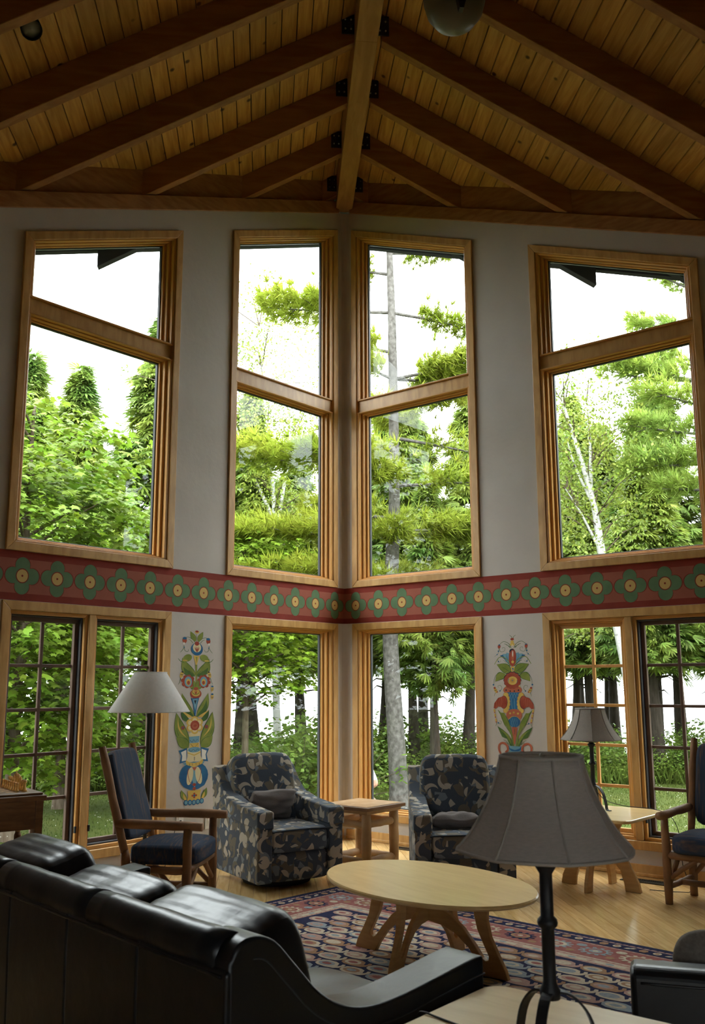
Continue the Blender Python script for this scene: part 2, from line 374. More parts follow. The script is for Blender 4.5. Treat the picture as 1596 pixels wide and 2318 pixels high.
for side in 'LR':
    W = WL(side); sd = 'left' if side == 'L' else 'right'
    for a, b, where in ((A0, A1, 'beside the corner'), (B0, B1, 'farther from the corner')):
        # upper raked window
        wn += 1
        t = thing('window_%d' % wn, (0, 0, 0), 0, 'tall raked oak window above the border on the %s wall, %s' % (sd, where), kind='structure')
        po = [(a, UZ0), (b, UZ0), (b, TT0-WK*b), (a, TT0-WK*a)]; pi = inset(po, CW)
        ring(W, po, pi, .022, -.03, 'casing_board', OAK, t); 
        z0, z1 = 4.515, 4.645
        mb = MB(); hexw(mb, W, pi[0][0]-.004, pi[1][0]+.004, -.018, -.17, (z0, z0, z1, z1)); mb.build('transom_bar', OAK, t, bevel=.005)
        stops(W, [pi[0], pi[1], (pi[1][0], z0), (pi[0][0], z0)], t); stops(W, [(pi[0][0], z1), (pi[1][0], z1), pi[2], pi[3]], t)
        # lower window
        wn += 1
        t = thing('window_%d' % wn, (0, 0, 0), 0, ('large single-pane oak window below the border on the %s wall, %s' if a == A0 else 'pair of oak casements with small panes below the border on the %s wall, %s') % (sd, where), kind='structure')
        po = [(a, LZ0), (b, LZ0), (b, LZ1), (a, LZ1)]; pi = inset(po, CW)
        ring(W, po, pi, .022, -.03, 'casing_board', OAK, t)
        if a == A0: stops(W, pi, t)
        else:
            sm = (a+b)/2; sm0, sm1 = sm-.032, sm+.032
            mb = MB(); hexw(mb, W, sm0, sm1, .012, -.16, (pi[0][1], pi[0][1], pi[2][1], pi[2][1])); mb.build('mullion', OAK, t, bevel=.006)
            for q0, q1 in ((pi[0][0], sm0), (sm1, pi[1][0])):
                po2 = [(q0, pi[0][1]), (q1, pi[0][1]), (q1, pi[2][1]), (q0, pi[2][1])]
                a1 = inset(po2, .028); ring1(W, po2, a1, -.012, -.13, 'frame_stop', OAKD, t)
                # right wall: sash next to the corner has no dark screen frame
                scr = not (side == 'R' and q0 == pi[0][0])
                a2 = inset(a1, .014); ring1(W, a1, a2, -.04, -.12, 'screen_frame' if scr else 'frame_stop', GASKET if scr else OAKD, t)
                a3 = inset(a2, .034); sash = ring1(W, a2, a3, -.075, -.112, 'sash', MUNT if scr else OAKD, t)
                gx0, gx1, gz0, gz1 = a3[0][0], a3[1][0], a3[0][1], a3[2][1]
                mm = MUNT if scr else OAKD
                mb = MB(); c = (gx0+gx1)/2; hexw(mb, W, c-.0135, c+.0135, -.094, -.118, (gz0, gz0, gz1, gz1)); mb.build('muntin', mm, sash, bevel=.003, bseg=1)
                for k in range(1, 5):
                    z = gz0+(gz1-gz0)*k/5; mb = MB(); hexw(mb, W, gx0, gx1, -.095, -.117, (z-.013, z-.013, z+.013, z+.013)); mb.build('muntin', mm, sash, bevel=.003, bseg=1)
                for ci in range(2):
                    for k in range(5):
                        u0 = gx0 if ci == 0 else c; u1 = c if ci == 0 else gx1; z0 = gz0+(gz1-gz0)*k/5; z1 = gz0+(gz1-gz0)*(k+1)/5
                        pane(W, [(u0, z0), (u1, z0), (u1, z1), (u0, z1)], -.104, sash)
                mb = MB(); hs = q0+.03 if q0 > sm else q1-.03; hexw(mb, W, hs-.008, hs+.008, .0, -.02, (.42, .42, .47, .47)); mb.build('latch', STEEL, t, bevel=.003)
# ---------------------------------------------------------------- painted border
RED = M('border_dark_red', (.20, .028, .018), .8, .2, c2=(.24, .036, .024), nscale=5); PINK = M('border_brick_pink', (.33, .10, .065), .8, .2, c2=(.29, .085, .055), nscale=4)
FGREEN = M('border_sage_green', (.115, .20, .10), .8, .2, c2=(.095, .165, .085), nscale=8); FYEL = M('border_ochre', (.56, .37, .13), .8, .2)
def flat(W, polys, name, mats, parent, o=.002, step=.0001):
    """polys: [(mat index, [(s,z)...], layer)] painted flat on the wall"""
    mb = MB()
    for mi, p, l in polys: mb.add([W(s, o+step*l, z) for s, z in p], [tuple(range(len(p)))], mi)
    return mb.build(name, mats, parent)
def ell(cx, cz, rx, rz, n=20, a0=0., a1=2*math.pi, rot=0.):
    c, s = math.cos(rot), math.sin(rot); out = []
    for k in range(n):
        t = a0+(a1-a0)*k/(n if abs(a1-a0-2*math.pi) < 1e-6 else n-1); x, z = rx*math.cos(t), rz*math.sin(t); out.append((cx+x*c-z*s, cz+x*s+z*c))
    return out
def quatre(cx, cz, r, ex=0.):
    out = []
    for q in range(4):
        a = q*math.pi/2; px, pz = cx+r*.56*math.cos(a), cz+r*.56*math.sin(a); R = r*.44+ex
        for k in range(13):
            t = a-math.radians(109)+math.radians(218)*k/12; rr_ = R*(1.0)
            out.append((px+rr_*math.cos(t), pz+rr_*math.sin(t)))
    return out
BZ0, BZ1 = 2.197, 2.577
for side in 'LR':
    W = WL(side); wo = WALLL if side == 'L' else WALLR
    bd = flat(W, [(0, [(.0, BZ0), (SEND, BZ0), (SEND, BZ1), (0, BZ1)], 0), (1, [(0, BZ0+.055), (SEND, BZ0+.055), (SEND, BZ1-.06), (0, BZ1-.06)], 1)], 'painted_border', [RED, PINK], wo, o=.0012)
    k = 0; s = .16
    while s < SEND-.15:
        c = 2.387
        flat(W, [(0, quatre(s, c, .1535), 2), (1, quatre(s, c, .1445), 3), (0, ell(s, c, .056, .058), 4), (2, ell(s, c, .048, .05), 5), (0, ell(s, c, .009, .009, 10), 6)], 'painted_flower', [RED, FGREEN, FYEL], bd, o=.0012)
        s += .3075
# ================================================================== FURNITURE
def pattern_mat():
    m = bpy.data.materials.new('abstract_print_fabric'); m.use_nodes = True; N = m.node_tree.nodes; L = m.node_tree.links; b = N['Principled BSDF']
    b.inputs['Roughness'].default_value = .9; b.inputs['Specular IOR Level'].default_value = .15; b.inputs['Sheen Weight'].default_value = .1
    tc = N.new('ShaderNodeTexCoord'); cols = {'navy': (.066, .080, .100), 'slate': (.18, .21, .235), 'beige': (.44, .39, .315), 'taupe': (.15, .128, .095)}
    def vor(scale, off, dist, thr):
        mp = N.new('ShaderNodeMapping'); mp.inputs['Location'].default_value = off; mp.inputs['Rotation'].default_value = (.3*off[0], .5, .2*off[1]); L.new(tc.outputs['Object'], mp.inputs[0])
        nz = N.new('ShaderNodeTexNoise'); nz.inputs['Scale'].default_value = 5; L.new(mp.outputs[0], nz.inputs[0])
        mx = N.new('ShaderNodeMix'); mx.data_type = 'VECTOR'; mx.inputs[0].default_value = dist; L.new(mp.outputs[0], mx.inputs[4]); L.new(nz.outputs['Color'], mx.inputs[5])
        v = N.new('ShaderNodeTexVoronoi'); v.inputs['Scale'].default_value = scale; L.new(mx.outputs[1], v.inputs['Vector'])
        return v
    def ramp(src, stops):
        r = N.new('ShaderNodeValToRGB'); r.color_ramp.interpolation = 'CONSTANT'; e = r.color_ramp.elements
        while len(e) > 1: e.remove(e[-1])
        e[0].position = stops[0][0]; e[0].color = stops[0][1]
        for p, c in stops[1:]:
            q = e.new(p); q.color = c
        L.new(src, r.inputs[0]); return r
    def sep(v):
        s = N.new('ShaderNodeSeparateColor'); L.new(v.outputs['Color'], s.inputs[0]); return s
    c4 = lambda n: (*cols[n], 1)
    def math_(op, x, y=None):
        n = N.new('ShaderNodeMath'); n.operation = op
        for i, q in enumerate((x, y)):
            if q is None: continue
            if isinstance(q, (int, float)): n.inputs[i].default_value = q
            else: L.new(q, n.inputs[i])
        return n.outputs[0]
    def vm(op, x, y=None):
        n = N.new('ShaderNodeVectorMath'); n.operation = op
        for i, q in enumerate((x, y)):
            if q is None: continue
            if isinstance(q, tuple): n.inputs[i].default_value = q
            else: L.new(q, n.inputs[i])
        return n.outputs['Value'] if op in ('LENGTH', 'DOT_PRODUCT') else n.outputs['Vector']
    def shapes(scale, off, kind, col, pick, prev, r=.42):
        """one motif per Voronoi cell: crescents, wedges or ovals with their own turn"""
        p = vm('ADD', vm('MULTIPLY', tc.outputs['Object'], (scale, scale, scale)), off)
        v = N.new('ShaderNodeTexVoronoi'); v.inputs['Scale'].default_value = 1.; v.inputs['Randomness'].default_value = .7; L.new(p, v.inputs['Vector'])
        loc = vm('SUBTRACT', p, v.outputs['Position']); d1 = vm('LENGTH', loc); rc_ = vm('SUBTRACT', v.outputs['Color'], (.5, .5, .5))
        sc_ = N.new('ShaderNodeSeparateColor'); L.new(v.outputs['Color'], sc_.inputs[0])
        inside = math_('LESS_THAN', d1, r)
        if kind == 'crescent': m_ = math_('MULTIPLY', inside, math_('GREATER_THAN', vm('LENGTH', vm('SUBTRACT', loc, vm('MULTIPLY', vm('NORMALIZE', rc_), (.24, .24, .24)))), r*.95))
        elif kind == 'wedge':
            w1 = math_('GREATER_THAN', vm('DOT_PRODUCT', loc, vm('NORMALIZE', rc_)), .04); sw = N.new('ShaderNodeCombineXYZ'); L.new(sc_.outputs[1], sw.inputs[0]); L.new(sc_.outputs[2], sw.inputs[1]); L.new(sc_.outputs[0], sw.inputs[2])
            w2 = math_('GREATER_THAN', vm('DOT_PRODUCT', loc, vm('NORMALIZE', vm('SUBTRACT', sw.outputs[0], (.5, .5, .5)))), .02); m_ = math_('MULTIPLY', inside, math_('MULTIPLY', w1, w2))
        else: m_ = inside
        m_ = math_('MULTIPLY', m_, math_('GREATER_THAN', sc_.outputs[0], pick))
        x = N.new('ShaderNodeMix'); x.data_type = 'RGBA'; x.inputs[7].default_value = c4(col); L.new(m_, x.inputs[0])
        if isinstance(prev, tuple): x.inputs[6].default_value = prev
        else: L.new(prev, x.inputs[6])
        return x.outputs[2]
    c = shapes(7.5, (1.3, 2.1, .4), 'wedge', 'taupe', .1, c4('navy'), .6); c = shapes(8.5, (5.3, .1, 2.4), 'wedge', 'slate', .15, c, .55); c = shapes(9, (3.7, .6, 1.4), 'oval', 'slate', .62, c, .3)
    c = shapes(7, (.2, 5.1, 2.4), 'crescent', 'taupe', .3, c, .45); c = shapes(9.5, (7.2, 2.6, 4.4), 'wedge', 'taupe', .5, c, .5); c = shapes(8, (4.2, 8.6, 1.4), 'crescent', 'beige', .7, c, .5)
    c = shapes(8.8, (9.2, 1.6, 6.4), 'wedge', 'beige', .12, c, .55); c = shapes(11, (2.2, 9.6, 3.4), 'wedge', 'navy', .45, c, .42); c = shapes(10.5, (6.2, 4.6, 8.4), 'wedge', 'beige', .35, c, .5)
    L.new(c, b.inputs['Base Color']); return m
PRINT = pattern_mat()
LEATHER = M('black_leather', (.005, .0065, .009), .33, .42, c2=(.008, .010, .013), nscale=5, bump=.12, bscale=11)
LSTITCH = M('leather_stitching', (.045, .05, .055), .6, .3)
MAPLE = M('blond_maple', (.76, .54, .235), .3, .5, c2=(.68, .46, .18), nscale=2.5, stretch=(1.2, 7, 7), ndist=.6, coat=.25)
MAPLEE = M('maple_ply_edge', (.56, .33, .125), .4, .4, c2=(.48, .27, .095), nscale=4, stretch=(2, 2, 12))
LOG = M('peeled_log', (.27, .135, .058), .6, .3, c2=(.17, .08, .032), nscale=5, bump=.25, bscale=18, objrand=.12)
LOGL = M('pale_peeled_log', (.45, .27, .125), .55, .3, c2=(.30, .165, .07), nscale=5, bump=.25, bscale=18, objrand=.1)
NAVYF = M('navy_striped_weave', (.030, .042, .066), .9, .15, c2=(.13, .075, .055), nscale=20, stretch=(.35, 4, 1), npos=(.5, .75), bump=.1, bscale=60)
NAVYV = M('navy_weave_back', (.034, .048, .072), .9, .15, c2=(.13, .08, .06), nscale=20, stretch=(4, 1, .3), npos=(.5, .75), bump=.1, bscale=60)
IRON = M('black_iron', (.010, .010, .012), .5, .4, bump=.15, bscale=25)
LINEN = M('oatmeal_linen_shade', (.50, .45, .40), .9, .1, c2=(.44, .40, .35), nscale=60, stretch=(1, 1, 6), trans=.35)
LINENW = M('white_linen_shade', (.82, .80, .79), .9, .1, c2=(.78, .76, .75), nscale=50, trans=.5)
LINEND = M('shade_seam_tape', (.33, .30, .26), .9, .1)
PILLOW = M('grey_brown_pillow_cloth', (.19, .165, .15), .85, .2, c2=(.15, .13, .12), nscale=4, bump=.1, bscale=80)
CORD = M('dark_cord', (.02, .015, .012), .5, .3)
WALNUT = M('walnut_game_table', (.20, .095, .035), .4, .4, c2=(.12, .052, .018), nscale=2.5, stretch=(1.5, 9, 9), ndist=1.5)
BOXWOOD = M('boxwood_chessman', (.85, .52, .15), .3, .5, c2=(.75, .43, .11), nscale=12)
TILE = M('mottled_tabletop', (.47, .27, .12), .45, .4, c2=(.62, .44, .26), nscale=9, ndetail=8, npos=(.5, .75))
def cushion(mb, c, size, n=5, res=12, rot=None, wr=.0, seed=0, mi=0, pinch=0.):
    def warp(a, b, cc, v):
        q = wr*(math.sin(7*a+3*b+seed)+math.sin(11*b-4*cc+2*seed)+.7*math.sin(17*a-9*cc+seed*1.7)); k = 1-pinch*(abs(a)**3*abs(b)**3)
        return (v.x*k + 0, v.y*k, v.z*(1+q) + q*.06*size[2])
    return mb.rbox(c, size, n, res, mi, rot, warp)
def rotm(ax, deg): return Matrix.Rotation(math.radians(deg), 3, ax)
# ---------------------------------------------------------------- rug
RUGC = Vector((-.24, -2.415)); E1 = Vector((.655, -.7556)); E2 = Vector((-.7556, -.655)); RL, RWd = 3.75, 2.4
RCOL = [M('rug_navy', (.018, .02, .05), .95, .05, c2=(.026, .028, .06), nscale=40), M('rug_rose', (.24, .085, .075), .95, .05, c2=(.29, .12, .10), nscale=30), M('rug_cream', (.50, .42, .31), .95, .05, c2=(.42, .34, .25), nscale=60),
        M('rug_blue_grey', (.20, .23, .25), .95, .05, c2=(.27, .29, .29), nscale=60), M('rug_camel', (.32, .19, .11), .95, .05, c2=(.27, .15, .085), nscale=60), M('rug_dusty_pink', (.34, .20, .165), .95, .05, c2=(.40, .26, .21), nscale=50)]
NAVY, ROSE, CREAM, BLUE, CAMEL, DUST = range(6)
ang = math.atan2(E1.y, E1.x); rc = RUGC + E1*RL/2 + E2*RWd/2
rug = thing('area_rug', (rc.x, rc.y, 0), ang, 'navy and rose patterned wool rug with paisley field under the oval coffee table', 'rug')
hx, hy = RL/2, RWd/2
mb = MB(); mb.box(-hx, hx, -hy, hy, .001, .010); mb.build('rug_body', RCOL[NAVY], rug, bevel=.004)
P = []
def rect(d, l, mi): P.append((mi, [(-hx+d, -hy+d), (hx-d, -hy+d), (hx-d, hy-d), (-hx+d, hy-d)], l))
for k, (d, mi) in enumerate(((.055, DUST), (.075, NAVY), (.165, DUST), (.185, ROSE), (.435, CREAM), (.45, DUST), (.475, CREAM), (.52, DUST), (.545, NAVY))): rect(d, k, mi)
L0 = 10
def gear(cx, cy, r, a, c1, c2, c3):
    pts = [(cx+(r*(1 if k % 2 else .74))*math.cos(2*math.pi*(k+j*.8)/24+a), cy+(r*(1 if k % 2 else .74))*.78*math.sin(2*math.pi*(k+j*.8)/24+a)) for k in range(24) for j in (0, 1)]
    P.append((c1, pts, L0)); P.append((c2, ell(cx, cy, r*.62, r*.48, 16), L0+1)); P.append((c3, ell(cx, cy, r*.42, r*.33, 8), L0+2)); P.append((CREAM, ell(cx, cy, r*.18, r*.14, 10), L0+3))
def border_run(length, put, d, step, fn):
    n = max(2, round(length/step)); 
    for k in range(n+1): fn(k, -length/2+length*k/n, put)
def along(d):   # iterate four sides at distance d from the edge -> positions with direction
    X, Y = hx-d, hy-d
    return [(lambda t: (t, Y), 2*X, 0.), (lambda t: (t, -Y), 2*X, 0.), (lambda t: (-X, t), 2*Y, 1.), (lambda t: (X, t), 2*Y, 1.)]
cyc = [(BLUE, ROSE, BLUE), (CREAM, ROSE, CAMEL), (NAVY, CAMEL, ROSE), (BLUE, CREAM, ROSE)]
for put, ln, ver in along(.31):
    n = round(ln/.27)
    for k in range(n+1):
        x, y = put(-ln/2+ln*k/n); c = cyc[k % 4]
        if not (ver and k in (0, n)): gear(x, y, .105 if not ver else .10, .1, *c)
        if k < n:
            x, y = put(-ln/2+ln*(k+.5)/n); P.append((BLUE if k % 2 else CREAM, ell(x+(.05 if ver else 0), y+(0 if ver else .07), .035, .028, 9), L0)); P.append((CAMEL, ell(x-(.07 if ver else 0), y-(0 if ver else .07), .03, .024, 7), L0))
for put, ln, ver in along(.12):
    n = round(ln/.085)
    for k in range(1 if ver else 0, n if ver else n+1):
        x, y = put(-ln/2+ln*k/n)
        if k % 3 == 0: P.append((CREAM, ell(x, y, .026, .026, 10), L0)); P.append((CAMEL, ell(x, y, .014, .014, 8), L0+1))
        elif k % 3 == 1: P.append((CREAM, ell(x, y, .038 if not ver else .014, .014 if not ver else .038, 6, rot=.5), L0)); P.append((BLUE, ell(x, y, .02 if not ver else .008, .008 if not ver else .02, 6, rot=-.5), L0+1))
        else: P.append((CAMEL, ell(x, y, .03, .03, 6), L0))
for d in (.455, .53, .065, .175):   # beaded guard stripes
    for put, ln, ver in along(d+.005):
        n = round(ln/.045)
        for k in range(n): x, y = put(-ln/2+ln*(k+.5)/n); P.append((ROSE if d != .065 else NAVY, ell(x, y, .012 if not ver else .006, .006 if not ver else .012, 4, rot=.7), L0))
for put, ln, ver in along(.5):
    n = round(ln/.12)
    for k in range(n): x, y = put(-ln/2+ln*(k+.5)/n); P.append((BLUE if k % 2 else DUST, ell(x, y, .028 if not ver else .014, .014 if not ver else .028, 8), L0))
def paisley(cx, cy, c1, c2, c3, s=1.):
    body = [(-.088, .0), (-.078, .034), (-.04, .052), (.012, .054), (.048, .04), (.063, .012), (.074, -.004), (.082, .014), (.074, .04), (.092, .046), (.106, .018), (.1, -.02), (.078, -.042), (.02, -.053), (-.04, -.05), (-.075, -.032)]
    P.append((c1, [(cx+x*s, cy+y*s) for x, y in body], L0)); P.append((c2, ell(cx-.014*s, cy+.001*s, .056*s, .036*s, 14), L0+1)); P.append((c3, ell(cx-.014*s, cy+.001*s, .034*s, .020*s, 10), L0+2))
rg = random.Random(5); row = 0; y = -hy+.62
while y < hy-.6:
    x = -hx+.66+(.096 if row % 2 else 0)
    while x < hx-.66:
        c1 = rg.choice((CREAM, BLUE, CAMEL, CREAM, DUST)); paisley(x, y, c1, rg.choice((CAMEL, DUST, BLUE) if c1 == CREAM else (CREAM, CREAM, DUST)), rg.choice((ROSE, CREAM, BLUE)), 1.0); x += .192
    y += .114; row += 1
mb = MB()
for mi, p, l in P: mb.add([(a, b, .0104+.00025*l) for a, b in p], [tuple(range(len(p)))], mi)
mb.build('woven_pattern', RCOL, rug)
# ---------------------------------------------------------------- printed armchairs
def armchair(loc, fwd, label):
    rz = math.atan2(fwd[0], -fwd[1]); t = thing('swivel_armchair', (*loc, 0), rz, label, 'armchair', 'printed swivel armchairs by the corner')
    hw = .375
    mb = MB(); mb.lathe([(.27, 0), (.28, .015), (.28, .04), (.25, .06)], 28, (0, .02, 0)); mb.build('swivel_base', M('black_base_fabric', (.015, .017, .02), .9), t, smooth=True)  # round swivel base in plain near-black fabric
    mb = MB(); mb.rbox((0, 0, .17), (.50, .80, .22), 14, 8); mb.build('seat_base', PRINT, t, smooth=True)
    mb = MB(); cushion(mb, (0, -.09, .365), (.50, .66, .185), 9, 12, wr=.006); seat = mb.build('seat_cushion', PRINT, t, smooth=True)
    mb = MB(); q = [(-.235, -.41), (.235, -.41), (.247, -.40), (.247, .2)]; mb.tube(smoothpath([(-.247, .2, .44), (-.248, -.39, .44), (-.238, -.413, .44), (0, -.418, .447), (.238, -.413, .44), (.248, -.39, .44), (.247, .2, .44)], 4), .006, 6); mb.build('piping', M('navy_piping', (.02, .028, .04), .8), seat, smooth=True)
    # back: leaning rounded slab with a rolled top
    mb = MB(); cushion(mb, (0, .315, .635), (.575, .22, .69), 6, 14, rotm('X', -15), wr=.006, seed=2); mb.build('back_cushion', PRINT, t, smooth=True)
    mb = MB()
    prof = [(.02, .06), (.44, .06), (.46, .10), (.57, .85), (.55, .885), (.49, .875), (.40, .60), (.2, .4)]
    mb.prism(prof, lambda u, v, x: (x, u-.02, v), -.345, .345); mb.build('back_shell', PRINT, t, smooth=True, bevel=.03, bseg=3)
    for sg in (-1, 1):
        # arm panel whose top sweeps from the wing down to the front
        top = smoothpath([(.535, .875, 0), (.47, .875, 0), (.38, .785, 0), (.25, .68, 0), (.05, .622, 0), (-.2, .60, 0), (-.405, .585, 0)], 5)
        prof = [(-.405, .065), (.43, .065)] + [(p.x, p.y) for p in top]
        x0, x1 = sorted((sg*.25, sg*hw)); mb = MB(); mb.prism(prof, lambda u, v, x: (x, u, v), x0, x1); mb.build('arm', PRINT, t, smooth=True, bevel=.048, bseg=4)
        # slip cover over the front of the arm
        tp = [(p.x, p.y) for p in top if p.x < .2]; a = [(u, v+.006) for u, v in tp]
        e0, e1 = sorted((sg*.243, sg*(hw+.009))); prof = [(-.416, .46), (.2, .50)] + [(.2, tp[0][1]+.006)] + a + [(-.416, .585)]
        mb = MB(); mb.prism(prof, lambda u, v, x: (x, u, v), e0, e1); mb.build('arm_cover', PRINT, t, smooth=True, bevel=.05, bseg=4)
    return t
armL = armchair((-.723, -2.10), (.43, -.90), 'printed swivel armchair beside the rustic log chair, left of the corner table')
armR = armchair((.69, -2.53), (-.10, -.995), 'printed swivel armchair between the corner table and the blue vase mural')
def pillow(loc, rz, tilt, size, label, seed):
    t = thing('throw_pillow', loc, rz, label, 'pillow', 'grey pillows on the printed armchairs')
    mb = MB(); mb.rbox((0, 0, 0), size, 7, 18, 0, rotm('X', tilt), lambda a, b, c, v: (v.x*(1-.06*(1-abs(b)**2)), v.y*(1-.08*(1-abs(a)**2)), v.z*(1-.72*max(abs(a), abs(b))**4)+.008*math.sin(5*a+7*b+seed)+.005*math.sin(13*b-3*a+seed)))
    mb.build('cover', PILLOW, t, smooth=True); return t
def loc_of(t, p): return t.matrix_basis @ Vector(p)
for t in (armL, armR): t.matrix_basis  # transforms set from loc/rot
bpy.context.view_layer.update()
p = armL.matrix_world @ Vector((-.03, .07, .585)); pillow(p, armL.rotation_euler.z+math.radians(6), -66, (.44, .27, .12), 'grey-brown pillow propped upright against an armchair back, left of the corner table', 1)
p = armR.matrix_world @ Vector((-.03, -.07, .505)); pillow(p, armR.rotation_euler.z, -6, (.40, .28, .12), 'grey-brown pillow lying flat on an armchair seat, right of the corner table', 4)
# ---------------------------------------------------------------- corner table of peeled logs
ct = thing('log_side_table', (.022, -1.63, 0), math.radians(45), 'square log side table with mottled top standing in the window corner', 'side table')
h = .268
mb = MB(); mb.box(-h, h, -h, h, .505, .535); mb.build('tabletop', M('log_table_edge', (.23, .115, .05), .5, .4, c2=(.17, .08, .035), nscale=6), ct, bevel=.006)
mb = MB(); mb.box(-h+.025, h-.025, -h+.025, h-.025, .535, .539); mb.build('top_panel', TILE, ct, bevel=.002, bseg=1)
mb = MB(); mb.box(-h+.03, h-.03, -h+.03, h-.03, .475, .505); mb.build('apron', LOGL, ct, bevel=.005)
g = .19; rgl = random.Random(2)
def log(a, b, r, name, mat, parent, n=9, k=6):
    a, b = Vector(a), Vector(b); pts = []; rad = []
    for i in range(k+1): t = i/k; pts.append(a.lerp(b, t)+Vector([rgl.uniform(-.0025, .0025) for _ in range(3)])); rad.append(r*rgl.uniform(.94, 1.06))
    rad[0] *= .9; rad[-1] *= .9
    mb = MB(); mb.tube(pts, rad, n); return mb.build(name, mat, parent, smooth=True, bevel=0)
for a in (-1, 1):
    for b in (-1, 1): log((a*g, b*g, 0), (a*g, b*g, .478), .042, 'leg', LOGL, ct, 12)
for z, r in ((.385, .032), (.085, .034)):
    for a in (-1, 1):
        log((a*g, -g, z), (a*g, g, z), r, 'stretcher', LOGL, ct, 10); log((-g, a*g, z+.004), (g, a*g, z+.004), r, 'stretcher', LOGL, ct, 10)
# ---------------------------------------------------------------- log armchairs
def log_chair(loc, fwd, label):
    rz = math.atan2(fwd[0], -fwd[1]); t = thing('log_chair', (*loc, 0), rz, label, 'chair', 'rustic log armchairs'); W = .315
    for s in (-1, 1):
        log((s*W, 0, 0), (s*W, .0, .60), .031, 'front_leg', LOG, t, 10); log((s*(W-.04), .40, 0), (s*(W-.03), .45, .45), .031, 'back_post', LOG, t, 10)
        log((s*(W-.03), .45, .44), (s*(W-.03), .64, 1.13), .029, 'back_post', LOG, t, 10)
        log((s*(W+.0), -.10, .615), (s*(W-.02), .51, .625), .031, 'arm', LOG, t, 10)
        log((s*W, 0, .33), (s*(W-.035), .43, .33), .026, 'seat_rail', LOG, t); log((s*W, 0, .12), (s*(W-.04), .41, .13), .022, 'stretcher', LOG, t)
        log((s*W, .0, .12), (s*(W-.02), .2, .32), .018, 'brace', LOG, t); log((s*W, 0, .17), (s*.10, .0, .32), .018, 'brace', LOG, t)
        log((s*(W-.04), .41, .14), (s*.12, .42, .32), .018, 'brace', LOG, t)
    log((-W, 0, .335), (W, 0, .335), .027, 'seat_rail', LOG, t); log((-W+.03, .43, .335), (W-.03, .43, .335), .027, 'seat_rail', LOG, t)
    log((-W+.03, .2, .125), (W-.03, .2, .125), .022, 'stretcher', LOG, t)
    mb = MB(); mb.rbox((0, .19, .415), (.56, .50, .135), 6, 12, 0, None, lambda a, b, c, v: (v.x, v.y, v.z+(.03*(1-a*a)*(1-b*b) if c > 0 else 0))); mb.build('seat_cushion', NAVYF, t, smooth=True)
    mb = MB(); mb.rbox((0, 0, 0), (.50, .06, .62), 8, 10); bk = mb.build('back_pad', NAVYV, t, smooth=True); bk.location = (0, .53, .80); bk.rotation_euler = (math.radians(-15.4), 0, 0)
    return t
log_chair((-1.285, -3.15), (.975, -.22), 'rustic log armchair with navy seat in front of the white floor lamp')
log_chair((2.055+.315*.72, -3.264-.315*.69), (-.69, -.72), 'rustic log armchair with navy seat cut off by the right edge of the picture')
# ---------------------------------------------------------------- oval coffee table
MM = Vector((.50, -.866)); cofa = math.atan2(MM.y, MM.x)
cof = thing('coffee_table', (.085, -4.54, 0.0115), cofa, 'oval blond maple coffee table with curved plywood legs on the rug', 'coffee table')
mb = MB(); pr = [(.985, .413), (1., .422), (1., .430), (.992, .438)]
n = 64; vs = []; fs = []
for q, z in pr: vs += [(.735*q*math.cos(2*math.pi*k/n), .485*q*math.sin(2*math.pi*k/n), z) for k in range(n)]
for i in range(3): fs += [(i*n+k, i*n+(k+1) % n, (i+1)*n+(k+1) % n, (i+1)*n+k) for k in range(n)]
fs += [tuple(range(n))[::-1], tuple(range(3*n, 4*n))]; mb.add(vs, fs); mb.build('tabletop', MAPLE, cof)
CLEG = [(.012, .412), (.055, .412), (.055, .335), (.075, .31), (.16, .28), (.25, .222), (.325, .145), (.372, .088), (.392, .076), (.41, .082), (.414, .102), (.378, .165), (.343, .23), (.325, .30), (.322, .365), (.312, .392), (.27, .412),
        (.49, .412), (.44, .39), (.41, .345), (.405, .285), (.425, .20), (.475, .11), (.515, .045), (.53, 0), (.375, 0), (.345, .05), (.285, .125), (.20, .185), (.11, .215), (.012, .225)]
def leg_panel(prof, ang, sx, parent, th, off=0., name='leg'):
    c, s = math.cos(ang), math.sin(ang)
    mb = MB(); mb.prism([(u*sx, v) for u, v in prof], lambda u, v, t: (u*c - t*s, u*s + t*c, v), -th/2, th/2); return mb.build(name, [MAPLEE], parent, bevel=.004)
lr = math.atan2(-.72, .69)-cofa
for a, sx in ((lr, 1.), (lr+math.pi, 1.), (lr+math.pi/2, .66), (lr-math.pi/2, .66)): leg_panel(CLEG, a, sx, cof, .03)
# ---------------------------------------------------------------- maple end tables
SLEG = [(.012, .535), (.235, .535), (.205, .50), (.178, .45), (.175, .40), (.19, .33), (.225, .24), (.28, .14), (.315, .07), (.33, 0), (.205, 0), (.198, .06), (.17, .15), (.12, .215), (.06, .25), (.012, .258)]
def end_table(loc, rz, label, off=(0, 0)):
    t = thing('end_table', (*loc, 0), rz, label, 'end table', 'blond maple end tables')
    h, r = .40, .075; pts = []
    for k, (sx, sy) in enumerate(((1, 1), (-1, 1), (-1, -1), (1, -1))):
        for j in range(7):
            a = k*math.pi/2 + j*math.pi/12; pts.append((off[0]+sx*(h-r)+r*math.cos(a), off[1]+sy*(h-r)+r*math.sin(a)))
    mb = MB(); mb.prism(pts, lambda u, v, z: (u, v, z), .535, .56); mb.build('tabletop', MAPLE, t, bevel=.008)
    for a, sx in ((math.pi/2, .8), (-math.pi/2, .8), (0, 1.), (math.pi, 1.)): leg_panel(SLEG, a, sx, t, .03)
    return t
end_table((1.765, -2.665), math.radians(-45), 'maple end table by the right casement window, next to the log chair', (.0, .06))
end_table((-.08, -7.37), math.radians(-45), 'maple end table in the foreground between the black sofa and black armchair')
